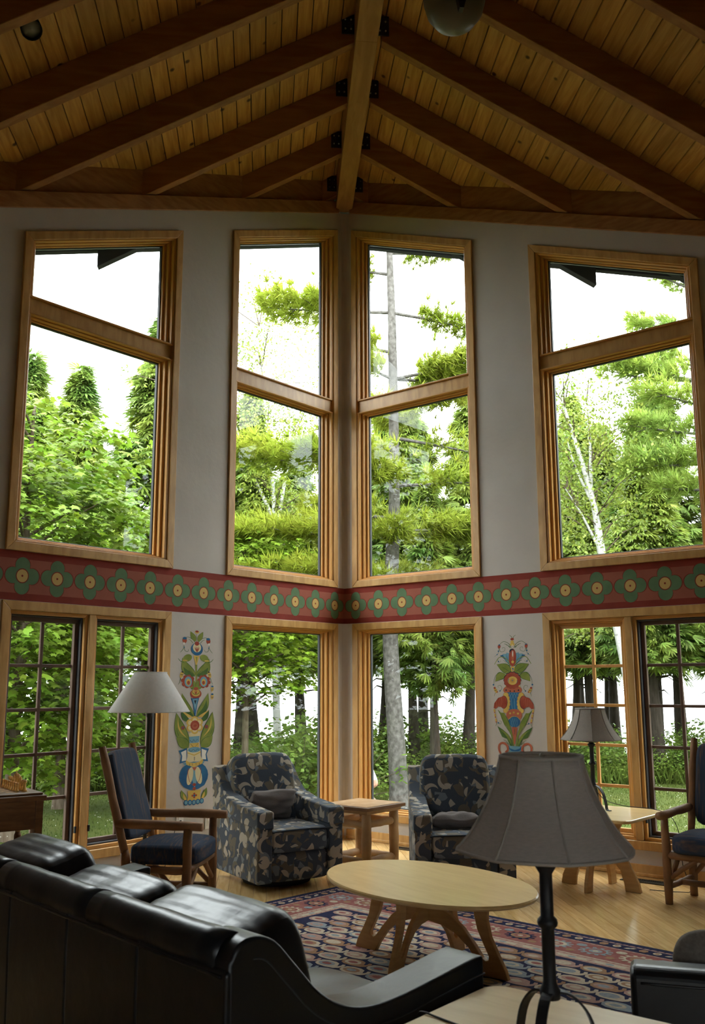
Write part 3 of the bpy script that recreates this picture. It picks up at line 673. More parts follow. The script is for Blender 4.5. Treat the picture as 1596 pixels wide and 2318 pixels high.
# ---------------------------------------------------------------- table lamps
def table_lamp(loc, rz, label, cordpts):
    t = thing('table_lamp', loc, rz, label, 'lamp', 'iron table lamps')
    for k in range(3):
        a = 2*math.pi*k/3+math.pi/6; c, s = math.cos(a), math.sin(a)
        path = smoothpath([(.0, .185), (.05, .175), (.095, .13), (.118, .07), (.128, .015), (.150, .004), (.168, .004)] if 0 else [(.0, .19, 0), (.055, .178, 0), (.10, .13, 0), (.122, .06, 0), (.132, .012, 0), (.165, .006, 0)], 4)
        mb = MB(); vs = []; m = len(path)
        for i, p in enumerate(path):
            d = (path[min(i+1, m-1)]-path[max(i-1, 0)]).normalized(); nx, nz = -d.y, d.x
            for w_, th in ((-.014, .003), (.014, .003), (.014, -.003), (-.014, -.003)): vs.append(((p.x+nx*th)*c - w_*s, (p.x+nx*th)*s + w_*c, max(.0, p.y+nz*th)))
        fs = [(i*4+j, i*4+(j+1) % 4, i*4+4+(j+1) % 4, i*4+4+j) for i in range(m-1) for j in range(4)] + [(3, 2, 1, 0), (4*m-4, 4*m-3, 4*m-2, 4*m-1)]
        mb.add(vs, fs); mb.build('foot', IRON, t)
    mb = MB(); mb.lathe([(.004, .165), (.026, .17), (.028, .19), (.020, .205), (.0175, .215), (.0175, .345), (.026, .352), (.028, .36), (.026, .368), (.018, .376), (.0175, .485), (.03, .505), (.032, .512), (.02, .52), (.012, .53), (.012, .60)], 16); mb.build('stem', IRON, t, smooth=True)
    mb = MB(); mb.lathe([(.0, .524), (.05, .526), (.052, .531), (.0, .535)], 20); mb.build('drip_pan', IRON, t, smooth=True)
    prof = [(.114, .795), (.122, .76), (.136, .715), (.156, .67), (.181, .625), (.208, .587), (.240, .552), (.242, .545)]
    n = 64; vs = []
    def rad(r, k): return r*(1-.035*abs(math.sin(4*2*math.pi*k/n)))
    loop = [(r, z) for r, z in prof] + [(r-.003, z) for r, z in prof[::-1]]
    vs = [(rad(r, k)*math.cos(2*math.pi*k/n), rad(r, k)*math.sin(2*math.pi*k/n), z) for r, z in loop for k in range(n)]; m = len(loop)
    fs = [(i*n+k, i*n+(k+1) % n, ((i+1) % m)*n+(k+1) % n, ((i+1) % m)*n+k) for i in range(m) for k in range(n)]
    mb = MB(); mb.add(vs, fs); sh = mb.build('lamp_shade', LINEN, t, smooth=True)
    for k in range(8):
        a = 2*math.pi*k/8; mb = MB(); mb.tube([((r+.001)*math.cos(a), (r+.001)*math.sin(a), z) for r, z in prof], .0035, 5); mb.build('seam', LINEND, sh, smooth=True)
    for r, z, q in ((.114, .793, .006), (.241, .548, .005)):
        mb = MB(); mb.tube([(rad(r, k*2)*math.cos(2*math.pi*k/32), rad(r, k*2)*math.sin(2*math.pi*k/32), z) for k in range(33)], q, 6, cap=False); mb.build('rim', LINEND, sh, smooth=True)
    mb = MB(); mb.tube([(math.cos(a)*.045*q, 0, .60+.18*h_) for a, q, h_ in ((0, .3, 0), (0, 1, .3), (0, 1, .7), (0, 0, 1.04), (math.pi, 1, .7), (math.pi, 1, .3), (math.pi, .3, 0))], .002, 5)
    mb.build('harp', BOLT, t); mb = MB(); mb.lathe([(.004, .78), (.009, .788), (.006, .797), (.001, .802)], 10); mb.build('finial', BOLT, t, smooth=True)
    mb = MB(); inv = Matrix.Translation(Vector(loc)) @ Matrix.Rotation(rz, 4, 'Z'); inv = inv.inverted()
    mb.tube([inv @ p for p in smoothpath(cordpts, 5)], .003, 6); mb.build('cord', CORD, t, smooth=True)
    return t
table_lamp((1.80, -2.50, .561), .5, 'iron table lamp with pale bell shade on the end table by the right window',
    [(1.80, -2.50, .735), (1.88, -2.53, .64), (2.0, -2.60, .60), (2.2, -2.72, .585), (2.30, -2.80, .54), (2.34, -2.86, .40), (2.33, -2.90, .2), (2.36, -2.95, .03), (2.30, -2.90, .004), (2.10, -2.80, .004)])
table_lamp((-.095, -7.535, .561), math.radians(88), 'large iron table lamp with grey bell shade in the foreground',
    [(-.10, -7.53, .74), (-.13, -7.43, .60), (-.18, -7.33, .566), (-.28, -7.20, .5635), (-.335, -7.12, .5635), (-.355, -7.092, .5645), (-.376, -7.070, .556), (-.381, -7.065, .50), (-.382, -7.064, .2), (-.382, -7.064, .004)])
# ---------------------------------------------------------------- floor lamp
fl = thing('floor_lamp', (-1.765, -2.355, 0), 0, 'black floor lamp with white cone shade behind the log chair', 'floor lamp')
mb = MB(); mb.lathe([(.0, 0), (.15, 0), (.155, .012), (.15, .02), (.05, .032), (.022, .045), (.0, .05)], 28); mb.build('base', IRON, fl, smooth=True)
mb = MB(); mb.lathe([(.015, .04), (.015, 1.30), (.022, 1.31), (.024, 1.34), (.012, 1.36), (.010, 1.42)], 14); mb.build('pole', IRON, fl, smooth=True)
prof = [(.130, 1.655), (.132, 1.648), (.318, 1.352), (.32, 1.345)]; loop = prof + [(r-.004, z) for r, z in prof[::-1]]; loop.append(loop[0])
mb = MB(); mb.lathe(loop, 48, cap=False); sh = mb.build('lamp_shade', LINENW, fl, smooth=True)
for r, z in ((.131, 1.655), (.32, 1.348)):
    mb = MB(); mb.tube([(r*math.cos(2*math.pi*k/32), r*math.sin(2*math.pi*k/32), z) for k in range(33)], .004, 6, cap=False); mb.build('rim', LINENW, sh, smooth=True)
for k in range(3):
    a = 2*math.pi*k/3; mb = MB(); mb.tube([(0, 0, 1.60), (.13*math.cos(a), .13*math.sin(a), 1.645)], .002, 5); mb.build('spider_arm', BOLT, sh)
mb = MB(); mb.tube([(0, 0, 1.41), (0, 0, 1.60)], .006, 6); mb.build('socket_rod', BOLT, fl)
mb = MB(); mb.tube([Vector(p)-Vector((-1.765, -2.355, 0)) for p in smoothpath([(-1.70, -2.30, .01), (-1.60, -2.20, .006), (-1.63, -2.05, .006), (-1.66, -1.92, .02), (-1.63, -1.72, .18), (-1.585, -1.66, .37)], 5)], .003, 6); mb.build('cord', CORD, fl, smooth=True)
# ---------------------------------------------------------------- black leather sofa and armchair
ARMP = [(0, .80), (.03, .845), (.09, .86), (.16, .835), (.24, .755), (.33, .665), (.43, .608), (.54, .585), (.66, .588), (.82, .607), (1.0, .632), (1.06, .636)]
def leather_seat(name, loc, wv, length, ncush, label, cat, dep=1.08):
    rz = math.atan2(wv[1], wv[0]); t = thing(name, (*loc, 0), rz, label, cat); AW = .17; k = dep/1.08
    mb = MB(); mb.box(.10, dep-.04, AW*.6, length-AW*.6, .10, .28); mb.build('seat_frame', LEATHER, t, bevel=.02, bseg=3)
    for x in (.1, dep-.1):
        for y in (.08, length-.08):
            mb = MB(); mb.lathe([(.022, 0), (.03, .08), (.032, .11)], 10, (x, y, 0)); mb.build('foot', IRON, t, smooth=True)
    # outer back made of stitched panels
    np_ = max(2, round(length/.48)); w_ = length/np_
    for i in range(np_):
        mb = MB(); y0, y1 = i*w_+.002, (i+1)*w_-.002
        mb.prism([(.0, .09), (.11, .09), (.12, .78), (.02, .80), (-.012, .775), (-.012, .6)], lambda u, v, y: (u, y, v), y0, y1); mb.build('back_panel', LEATHER, t, smooth=True, bevel=.01, bseg=3)
    nr = max(1, round(length/.75)); w_ = (length-.12)/nr
    for i in range(nr):
        mb = MB(); y0, y1 = .07+i*w_+.001, .07+(i+1)*w_-.001; kk = 8
        mb.tube([(.055+.004*math.sin(j*2.1+i), y0+(y1-y0)*j/kk, .80) for j in range(kk+1)], [.066*(.985 if j in (0, kk) else 1) for j in range(kk+1)], 20); mb.build('top_roll', LEATHER, t, smooth=True)
    mb = MB(); mb.tube([(-.014, .02+(length-.04)*j/40, .768) for j in range(41)], .0055, 6); mb.build('piping', LEATHER, t, smooth=True)
    for a, b, s in ((0, AW, -1), (length-AW, length, 1)):
        top = [(p.x*k, p.y) for p in smoothpath([(u, v, 0) for u, v in ARMP], 4)]
        prof = [(.0, .09), (dep-.02, .09)] + top[::-1]
        mb = MB(); mb.prism(prof, lambda u, v, y: (u, y, v), a, b); am = mb.build('arm', LEATHER, t, smooth=True, bevel=.07, bseg=6)
        yo = a+.012 if s < 0 else b-.012
        tt = [Vector((u, v)) for u, v in top]; pin = []
        for i in range(7, len(tt)):
            d_ = (tt[min(i+1, len(tt)-1)]-tt[i-1]).normalized(); q_ = tt[i]+Vector((d_.y, -d_.x))*.058; pin.append((q_.x, yo-(.0115 if s < 0 else -.0115), q_.y))
        mb = MB(); mb.tube(pin, .003, 5); mb.build('piping', LSTITCH, am, smooth=True)
    cw = (length-2*AW)/ncush
    for i in range(ncush):
        yc = AW+cw*(i+.5)
        mb = MB(); cushion(mb, (.56*k+.06, yc, .36), (dep-.22, cw-.012, .20), 8, 16, wr=.010, seed=i); mb.build('seat_cushion', LEATHER, t, smooth=True)
        zc_ = (.58, .565, .61)[i % 3]; mb = MB(); cushion(mb, (.345, yc, zc_), (.27, cw-.006, .53), 6.5, 22, rotm('Y', -16), wr=.0045, seed=3*i+1); bc = mb.build('back_cushion', LEATHER, t, smooth=True)
        mb = MB(); mb.tube([Vector((.345, yc, zc_))+rotm('Y', -16) @ Vector((-.09, (cw/2-.02)*u, .247*(1-.06*abs(u)**6))) for u in np.linspace(-.96, .96, 15)], .006, 6); mb.build('piping', LEATHER, bc, smooth=True)
    return t
leather_seat('sofa', (-.945, -7.40), (.8, .6), 2.38, 3, 'long black leather sofa seen from behind with piped back cushions', 'sofa')
wv = (.38, .925); t = thing('leather_armchair', (1.247, -7.26, 0), math.atan2(wv[1], wv[0]), 'low-backed black leather armchair cut off by the lower right edge of the picture', 'armchair')
for y in (.0, .83): mb = MB(); mb.prism([(.02, .08), (.86, .08), (.86, .40), (.84, .43), (.3, .44), (.02, .46)], lambda u, v, q: (u, q, v), y, y+.12); mb.build('arm', LEATHER, t, bevel=.035, bseg=3)
mb = MB(); mb.prism([(-.01, .08), (.13, .08), (.17, .58), (.14, .615), (.03, .622), (-.005, .60)], lambda u, v, q: (u, q, v), -.003, .953); mb.build('back_panel', LEATHER, t, bevel=.035, bseg=4)
mb = MB(); mb.tube([(-.006, .03+.89*j/20, .575) for j in range(21)], .0045, 6); mb.build('piping', LEATHER, t, smooth=True)
mb = MB(); cushion(mb, (.50, .475, .32), (.68, .70, .2), 8, 14, wr=.01); mb.build('seat_cushion', LEATHER, t, smooth=True)
mb = MB(); mb.box(.05, .84, .06, .89, .08, .24); mb.build('seat_frame', LEATHER, t, bevel=.02)
for x in (.07, .8):
    for y in (.06, .89): mb = MB(); mb.lathe([(.022, 0), (.03, .09)], 10, (x, y, 0)); mb.build('foot', IRON, t, smooth=True)
t = thing('throw_pillow', (.77, -6.755, .53), math.atan2(-.38, .925), 'taupe woven pillow leaning against the low black armchair back', 'pillow')
mb = MB(); mb.rbox((0, 0, 0), (.36, .34, .11), 3.2, 14, 0, rotm('X', 100), lambda a, b, c, v: (v.x, v.y, v.z*(1-.5*max(abs(a), abs(b))**3))); mb.build('cover', M('taupe_weave', (.21, .185, .155), .9, .1, c2=(.16, .14, .115), nscale=70), t, smooth=True)
# ---------------------------------------------------------------- chess table and boxwood pieces
cx_, cy_ = -2.758, -3.292; ca = math.radians(30)
tb = thing('chess_table', (cx_, cy_, 0), ca, 'dark wooden chess table with turned legs at the left window', 'table')
mb = MB(); mb.box(-.34, .34, -.24, .24, .822, .84); mb.build('tabletop', WALNUT, tb, bevel=.008)
mb = MB(); mb.box(-.36, .36, -.26, .26, .785, .822); mb.build('top_moulding', WALNUT, tb, bevel=.006)
sq = [MB(), MB()]
for i in range(8):
    for j in range(8):
        x, y = .272-.0+.0-.050*(i+.5)+.0, -.115+.050*(j-.0); sq[(i+j) % 2].box(x-.050/2, x+.050/2, y-.050/2+.0, y+.050/2, .840, .8405)
sq[0].build('light_squares', M('maple_inlay', (.5, .28, .1), .35), tb); sq[1].build('dark_squares', M('walnut_inlay', (.16, .07, .025), .35), tb)
for a, b, c, d in ((-.31, .31, -.235, -.215), (-.31, .31, .215, .235), (-.335, -.315, -.21, .21), (.315, .335, -.21, .21)):
    mb = MB(); mb.box(a, b, c, d, .60, .785); mb.build('apron', WALNUT, tb, bevel=.003)
for sx in (-1, 1):
    for sy in (-1, 1):
        mb = MB(); x, y = sx*.318, sy*.218; mb.box(x-.026, x+.026, y-.026, y+.026, .565, .785)
        mb.lathe([(.012, 0), (.014, .02), (.02, .06), (.024, .30), (.026, .36), (.017, .375), (.024, .385), (.024, .40), (.017, .41), (.025, .44), (.025, .51), (.016, .53), (.025, .545), (.024, .568)], 14, (x, y, 0)); mb.build('leg', WALNUT, tb, bevel=.003)
PRO = {'pawn': [(.014, 0), (.014, .006), (.010, .010), (.0065, .022), (.0055, .036), (.009, .039), (.0055, .042), (.0085, .048), (.009, .053), (.006, .059), (.0, .061)],
       'rook': [(.017, 0), (.017, .008), (.013, .014), (.010, .03), (.0095, .052), (.014, .06), (.014, .075), (.009, .075), (.009, .07), (0, .07)],
       'knight': [(.017, 0), (.017, .008), (.012, .014), (.009, .024), (.011, .03), (0, .031)],
       'bishop': [(.016, 0), (.016, .008), (.011, .014), (.007, .035), (.006, .056), (.011, .06), (.007, .064), (.010, .074), (.008, .084), (.003, .09), (.004, .093), (0, .096)],
       'queen': [(.018, 0), (.018, .009), (.013, .016), (.008, .04), (.007, .066), (.012, .07), (.008, .075), (.013, .096), (.009, .096), (.004, .101), (.004, .106), (0, .108)],
       'king': [(.019, 0), (.019, .009), (.014, .017), (.009, .045), (.008, .072), (.013, .076), (.009, .082), (.014, .102), (.010, .105), (.004, .107), (.003, .113), (.006, .116), (.003, .124), (0, .126)]}
GM = {}
lab = ['nearest the table edge', 'second from the near edge', 'third from the near edge', 'fourth from the near edge', 'fifth from the near edge', 'sixth from the near edge', 'seventh from the near edge', 'farthest from the near edge']
for j, kd in enumerate(['rook', 'knight', 'bishop', 'queen', 'king', 'bishop', 'knight', 'rook'] + ['pawn']*8):
    lx = .248 if j < 8 else .248-.050; ly = -.115+.050*(j % 8)
    wx, wy = cx_+lx*math.cos(ca)-ly*math.sin(ca), cy_+lx*math.sin(ca)+ly*math.cos(ca)
    if kd not in GM:
        mb = MB(); mb.lathe(PRO[kd], 14)
        if kd == 'knight':
            hd = [(-.010, .028), (.011, .028), (.010, .045), (.006, .05), (.014, .052), (.016, .058), (.004, .072), (-.001, .076), (-.006, .068), (-.011, .05)]
            mb.prism(hd, lambda u, v, y: (u, y, v), -.006, .006)
        if kd == 'rook': pass
        o = mb.build('chess_'+kd, BOXWOOD, None, smooth=True); GM[kd] = o.data
    else:
        o = bpy.data.objects.new('chess_'+kd, GM[kd]); COL.objects.link(o)
    o.location = (wx, wy, .8407); o.rotation_euler = (0, 0, ca+math.pi)
    k = j % 8
    lb = {'pawn': 'boxwood chess pawn in the row of eight, ' + lab[k], 'king': 'boxwood chess king, tallest piece on the table', 'queen': 'boxwood chess queen beside the tallest piece'}.get(kd, 'boxwood chess %s in the back rank, %s' % (kd, 'on the side near the table edge' if k < 4 else 'on the side near the window'))
    tag(o, lb, 'chess piece', 'boxwood chess pieces')
# ---------------------------------------------------------------- outlets, floor registers, ceiling spot, pendant
WHITEP = M('white_plastic', (.72, .70, .66), .4, .4)
for s, z, lb in ((2.215, .40, 'white wall outlet with a plug below the mural on the left wall'), (1.885, .36, 'white wall switch plate behind the left armchair')):
    W = WL('L'); t = thing('wall_outlet', W(s, .0, z), 0, lb, 'outlet', 'wall outlets')
    bx = Vector(W(s, 0, z))
    def pl(mb, s0, s1, o0, o1, z0, z1):
        hexw(mb, lambda a, o, zz: tuple(Vector(W(a, o, zz))-bx), s0, s1, o1, o0, (z0, z0, z1, z1))
    mb = MB(); pl(mb, s-.04, s+.04, .0005, .007, z-.06, z+.06); mb.build('plate', WHITEP, t, bevel=.002)
    mb = MB(); pl(mb, s-.018, s+.018, .007, .010, z-.035, z+.035); mb.build('socket', WHITEP, t, bevel=.002)
    mb = MB(); pl(mb, s-.006, s+.006, .010, .022 if s > 2 else .013, z-.012, z+.008); mb.build('plug' if s > 2 else 'toggle', CORD if s > 2 else WHITEP, t)
BRZ = M('bronze_register', (.045, .035, .02), .45, .4, metal=.4)
for (x, y), lb in (((.55, -.80), 'dark metal floor register at the baseboard near the corner table'), ((2.20, -2.50), 'dark metal floor register under the end table by the right window')):
    t = thing('floor_register', (x, y, 0), math.radians(-45), lb, 'floor vent', 'floor registers'); l = .18 if x < 1 else .2
    mb = MB(); mb.box(-l, l, -.06, .06, .0005, .003); mb.build('well', STEEL, t)
    mb = MB()
    for a, b, c, d in ((-l, l, -.06, -.045), (-l, l, .045, .06), (-l, -l+.015, -.045, .045), (l-.015, l, -.045, .045)): mb.box(a, b, c, d, .003, .008)
    mb.build('frame', BRZ, t)
    k = -l+.03
    while k < l-.02:
        mb = MB(); mb.box(k, k+.006, -.045, .045, .003, .007); mb.build('louvre', BRZ, t); k += .018
sp = thing('ceiling_spotlight', (-2.50, -4.36, 5.98), 0, 'small black ceiling spotlight between the rafters at upper left', 'spotlight')
mb = MB(); mb.box(-.05, .05, -.03, .03, -.02, .02); o = mb.build('mount', STEEL, sp, bevel=.004); o.rotation_euler = (0, math.radians(-29), 0)
mb = MB(); mb.tube([(.0, 0, -.01), (.02, -.0, -.06)], .010, 8); mb.build('stem', STEEL, sp)
hd = bpy.data.objects.new('lamp_head', None)
mb = MB(); mb.lathe([(.035, .0), (.05, .02), (.052, .10), (.048, .10), (.046, .03), (0, .028)], 20); o = mb.build('lamp_head', STEEL, sp, smooth=True); o.location = (.015, .0, -.055); o.rotation_euler = (math.radians(150), math.radians(-20), 0)
mb = MB(); mb.lathe([(0, .070), (.045, .072), (.045, .076), (0, .088)], 20); l_ = mb.build('lens', M('frosted_lens', (.30, .33, .27), .3, .5), o, smooth=True); o.scale = (1.35, 1.35, 1.2)
pd = thing('pendant_light', (.22, -5.25, 5.38), 0, 'dark metal pendant light hanging at the top edge of the picture', 'pendant light')
SMOKE = M('smoky_metal_shade', (.13, .12, .085), .45, .5)
prof = [(.0, .0), (.06, .008), (.12, .045), (.165, .11), (.185, .19), (.19, .28)]; loop = prof + [(max(r-.006, 0), z+.006) for r, z in prof[::-1]]
mb = MB(); mb.lathe(loop, 36, cap=False); mb.build('shade', SMOKE, pd, smooth=True)
mb = MB(); mb.prism([(-.012, -.006), (.012, -.006), (.085, .28), (-.06, .28)], lambda u, v, y: (u, y, v), -.196, -.150); mb.build('dark_fin', STEEL, pd)
mb = MB(); mb.tube([(0, 0, .02), (0, 0, 1.84)], .008, 8); mb.build('rod', STEEL, pd)
mb = MB(); mb.lathe([(.0, 1.84), (.05, 1.84), (.05, 1.87), (0, 1.87)], 16); mb.build('canopy', STEEL, pd)
# ---------------------------------------------------------------- rosemaled wall murals
MC = dict(G=M('paint_leaf_green', (.15, .20, .035), .8, .2, c2=(.24, .27, .06), nscale=9), D=M('paint_dark_green', (.05, .11, .03), .8, .2, c2=(.09, .16, .04), nscale=9), Y=M('paint_ochre', (.62, .42, .10), .8, .2, c2=(.55, .36, .08), nscale=9), C=M('paint_cream', (.66, .56, .33), .8, .2),
          R=M('paint_red', (.28, .045, .025), .8, .2, c2=(.36, .08, .045), nscale=10), O=M('paint_coral', (.42, .12, .065), .8, .2), B=M('paint_blue', (.02, .095, .22), .8, .2, c2=(.03, .14, .28), nscale=8), A=M('paint_light_blue', (.13, .29, .38), .8, .2, c2=(.18, .34, .42), nscale=8), N=M('paint_ink', (.02, .03, .05), .8, .2), W=M('paint_white', (.7, .67, .6), .8, .2))
MK = list(MC); ML = [MC[k] for k in MK]
class Mural:
    def __init__(s, mp): s.p = []; s.l = 0; s.mp = mp
    def poly(s, c, pts): s.p.append((MK.index(c), [s.mp(x, y) for x, y in pts], s.l)); s.l += 1
    def ell(s, c, x, y, rx, ry, rot=0, n=20): s.poly(c, ell(x, y, rx, ry, n, rot=rot))
    def leaf(s, c, x0, y0, x1, y1, w, bend=0., edge=None):
        L = math.hypot(x1-x0, y1-y0); ux, uy = (x1-x0)/L, (y1-y0)/L; nx, ny = -uy, ux
        def pts(k):
            a = []; b = []
            for i in range(11):
                t = i/10; q = math.sin(math.pi*t**.8)*w*k/2; m = bend*math.sin(math.pi*t); cx, cy = x0+ux*L*t+nx*m, y0+uy*L*t+ny*m
                a.append((cx+nx*q, cy+ny*q)); b.append((cx-nx*q, cy-ny*q))
            return a+b[::-1][1:-1]
        if edge: s.poly(edge, pts(1.16))
        s.poly(c, pts(1.))
    def stroke(s, c, pts, w):
        P = smoothpath([(x, y, 0) for x, y in pts], 5); a = []; b = []; n = len(P)
        for i, p in enumerate(P):
            d = (P[min(i+1, n-1)]-P[max(i-1, 0)]).normalized(); q = w/2*(1-.45*i/n); a.append((p.x-d.y*q, p.y+d.x*q)); b.append((p.x+d.y*q, p.y-d.x*q))
        s.poly(c, a+b[::-1])
    def petals(s, c, x, y, r, pr, n, a0=0):
        for k in range(n): a = a0+2*math.pi*k/n; s.ell(c, x+r*math.cos(a), y+r*math.sin(a), pr, pr, n=14)
    def build(s, W, name, parent, label):
        o = flat(W, [(m, p, .0) for m, p, l in s.p], name, ML, parent, o=.0012)
        me = o.data
        nrm = Vector(W(0, 1, 0)); vi = 0
        for (m, p, l), poly in zip(s.p, me.polygons):
            for i in poly.vertices: me.vertices[i].co += nrm*(.00001*l)
        o['label'] = label; return o
m = Mural(lambda x, y: (2.09-.053*(y-150)/2060+(330-x)*.000981, 2.036-(y-150)*.000733))
def sym(fn, ax):   # draw on both sides of an axis
    fn(lambda x: x); fn(lambda x: 2*ax-x)
# left: tall urn with flowers
sym(lambda f: (m.stroke('D', [(f(325), 290), (f(290), 250), (f(240), 228), (f(200), 240)], 7), m.ell('R', f(200), 268, 26, 36), m.ell('B', f(202), 244, 24, 16), m.ell('W', f(193), 306, 10, 14), m.stroke('D', [(f(193), 330), (f(185), 370), (f(150), 415)], 7), m.stroke('D', [(f(195), 350), (f(205), 395), (f(240), 400), (f(245), 375)], 6), m.ell('B', f(195), 352, 7, 7), m.stroke('D', [(f(300), 300), (f(270), 265), (f(245), 255)], 6)), 343)
sym(lambda f: m.leaf('G', f(332), 278, f(268), 155, 52, 0, 'D'), 345)
m.ell('Y', 347, 162, 27, 20); m.ell('R', 347, 155, 18, 13); m.stroke('D', [(344, 275), (343, 185)], 4)
m.ell('B', 347, 370, 72, 78); m.ell('C', 347, 352, 50, 58); sym(lambda f: (m.leaf('R', f(347), 410, f(318), 345, 12), m.leaf('R', f(347), 400, f(332), 330, 10)), 347); m.ell('R', 346, 303, 27, 26)
m.poly('Y', [(305, 450), (378, 450), (345, 560), (338, 640), (330, 560)]); m.poly('G', [(330, 465), (350, 465), (342, 545)])
sym(lambda f: (m.leaf('G', f(330), 690, f(175), 480, 105, f(0)*0+(-40 if f(0) == 0 else 40), 'D'), m.leaf('D', f(325), 700, f(185), 590, 60, -25 if f(0) == 0 else 25), m.ell('G', f(235), 480, 55, 42, -.5 if f(0) == 0 else .5), m.stroke('D', [(f(190), 535), (f(150), 520), (f(125), 490)], 9), m.ell('Y', f(205), 512, 30, 9)), 335)
m.poly('G', [(325, 560), (350, 560), (345, 790), (332, 790)])
sym(lambda f: (m.stroke('D', [(f(320), 690), (f(270), 640), (f(205), 640)], 7), m.ell('Y', f(165), 680, 20, 40, .3 if f(0) == 0 else -.3), m.ell('N', f(175), 650, 12, 8), m.ell('N', f(165), 682, 18, 4), m.stroke('D', [(f(155), 720), (f(140), 770), (f(125), 800)], 6)), 332)
sym(lambda f: (m.petals('R', f(240), 762, 58, 25, 8, .2), m.ell('A', f(242), 765, 44, 62), m.ell('Y', f(244), 770, 26, 40), m.ell('R', f(245), 778, 17, 24)), 335)
for x, y in ((533, 850), (532, 945)): m.ell('Y', x, y, 18, 38, .1); m.ell('B', x, y-25, 15, 12); m.ell('N', x, y+5, 17, 3); m.ell('N', x, y+18, 15, 3)
sym(lambda f: (m.leaf('G', f(330), 850, f(305), 745, 40, 0, 'D'), m.leaf('G', f(325), 850, f(262), 830, 34)), 335)
m.ell('R', 332, 912, 68, 58); m.ell('Y', 332, 900, 52, 44); m.ell('D', 332, 888, 44, 34); m.ell('Y', 332, 884, 40, 30); sym(lambda f: m.leaf('R', f(332), 920, f(316), 870, 9), 332); m.leaf('R', 332, 925, 332, 865, 9); m.ell('R', 333, 850, 27, 20)
sym(lambda f: (m.leaf('G', f(312), 1190, f(168), 900, 85, -30 if f(0) == 0 else 30, 'D'), m.leaf('D', f(305), 1180, f(190), 985, 60, -40 if f(0) == 0 else 40), m.leaf('Y', f(290), 1190, f(160), 1105, 40, -15 if f(0) == 0 else 15), m.leaf('D', f(262), 1250, f(158), 1110, 60, -15 if f(0) == 0 else 15)), 325)
m.poly('B', [(272, 965), (372, 962), (350, 1040), (325, 1180), (318, 1180), (300, 1040)]); m.poly('A', [(290, 975), (356, 972), (325, 1110)]); m.poly('N', [(310, 990), (340, 988), (325, 1040)])
sym(lambda f: (m.leaf('G', f(248), 1540, f(105), 1130, 120, -25 if f(0) == 0 else 25, 'D'), m.leaf('Y', f(225), 1430, f(125), 1180, 18, -40 if f(0) == 0 else 40), m.petals('R', f(180), 1310, 15, 9, 6), m.ell('B', f(180), 1310, 8, 8), m.leaf('G', f(245), 1550, f(105), 1420, 105, 5, 'D'), m.stroke('D', [(f(130), 1400), (f(112), 1350), (f(108), 1305)], 7)), 320)
m.poly('C', [(248, 1370), (385, 1370), (372, 1545), (258, 1545)])
m.petals('Y', 318, 1285, 66, 42, 6, .52); m.petals('C', 318, 1285, 60, 26, 6, .52); m.ell('R', 320, 1288, 54, 60); m.ell('O', 322, 1296, 34, 34); m.ell('R', 322, 1290, 22, 16, -.5)
m.poly('A', [(250, 1420), (375, 1415), (370, 1490), (312, 1502), (256, 1492)]); m.stroke('N', [(262, 1460), (290, 1485), (305, 1455), (325, 1485), (345, 1455), (365, 1475)], 4); m.poly('Y', [(262, 1495), (366, 1495), (368, 1548), (262, 1552)]); m.stroke('N', [(265, 1500), (312, 1545), (362, 1500)], 4)
sym(lambda f: (m.poly('B', [(f(232), 1548), (f(130), 1575), (f(160), 1640), (f(142), 1725), (f(205), 1712), (f(218), 1712)]), m.poly('W', [(f(220), 1570), (f(158), 1596), (f(172), 1640), (f(166), 1700), (f(218), 1695)])), 310)
m.poly('C', [(228, 1555), (388, 1555), (385, 1650), (418, 1715), (210, 1715), (238, 1650)]); m.ell('A', 312, 1575, 76, 32); m.stroke('N', [(250, 1570), (275, 1592), (300, 1570), (325, 1592), (350, 1570), (372, 1588)], 4); m.poly('Y', [(232, 1600), (312, 1632), (390, 1600), (392, 1612), (312, 1648), (232, 1612)])
for y in (1665, 1680, 1695): m.ell('N', 314, y, 8, 4)
m.ell('B', 308, 1880, 170, 165); m.poly('A', [(178, 1720), (440, 1720), (400, 1770), (335, 1960), (315, 2040), (300, 1960), (215, 1770)]); m.ell('B', 225, 1875, 62, 138, .12); m.ell('B', 395, 1875, 62, 138, -.12); m.ell('C', 262, 1880, 35, 105, .18); m.ell('C', 364, 1880, 37, 105, -.18); m.stroke('R', [(245, 1790), (238, 1850), (255, 1935), (285, 1980)], 7); m.stroke('R', [(385, 1790), (392, 1850), (370, 1935), (340, 1980)], 7)
m.poly('Y', [(212, 1690), (260, 1722), (312, 1732), (368, 1722), (420, 1690), (408, 1745), (312, 1782), (220, 1745)]); m.poly('O', [(285, 1780), (345, 1780), (316, 1825)])
for x in (258, 290, 332, 372): m.stroke('N', [(x, 1735), (x+2, 1762)], 4)
m.ell('R', 312, 1985, 20, 20); m.ell('R', 312, 2030, 20, 20)
sym(lambda f: (m.leaf('G', f(225), 2160, f(160), 2030, 50, -10 if f(0) == 0 else 10, 'D'), m.leaf('Y', f(228), 2170, f(185), 2070, 26, -8 if f(0) == 0 else 8)), 310)
m.poly('Y', [(232, 2050), (392, 2050), (378, 2110), (388, 2165), (315, 2180), (230, 2165), (242, 2110)]); m.petals('R', 312, 2110, 20, 13, 4); m.ell('B', 312, 2110, 11, 14)
for k in range(5): m.ell('B', 215+k*46, 2190-6*abs(k-2)*.6, 26, 32); m.ell('A', 217+k*46, 2190-6*abs(k-2)*.6, 17, 22)
m.build(WL('L'), 'painted_mural', WALLL, 'rosemaled blue urn with red flowers and green leaves')
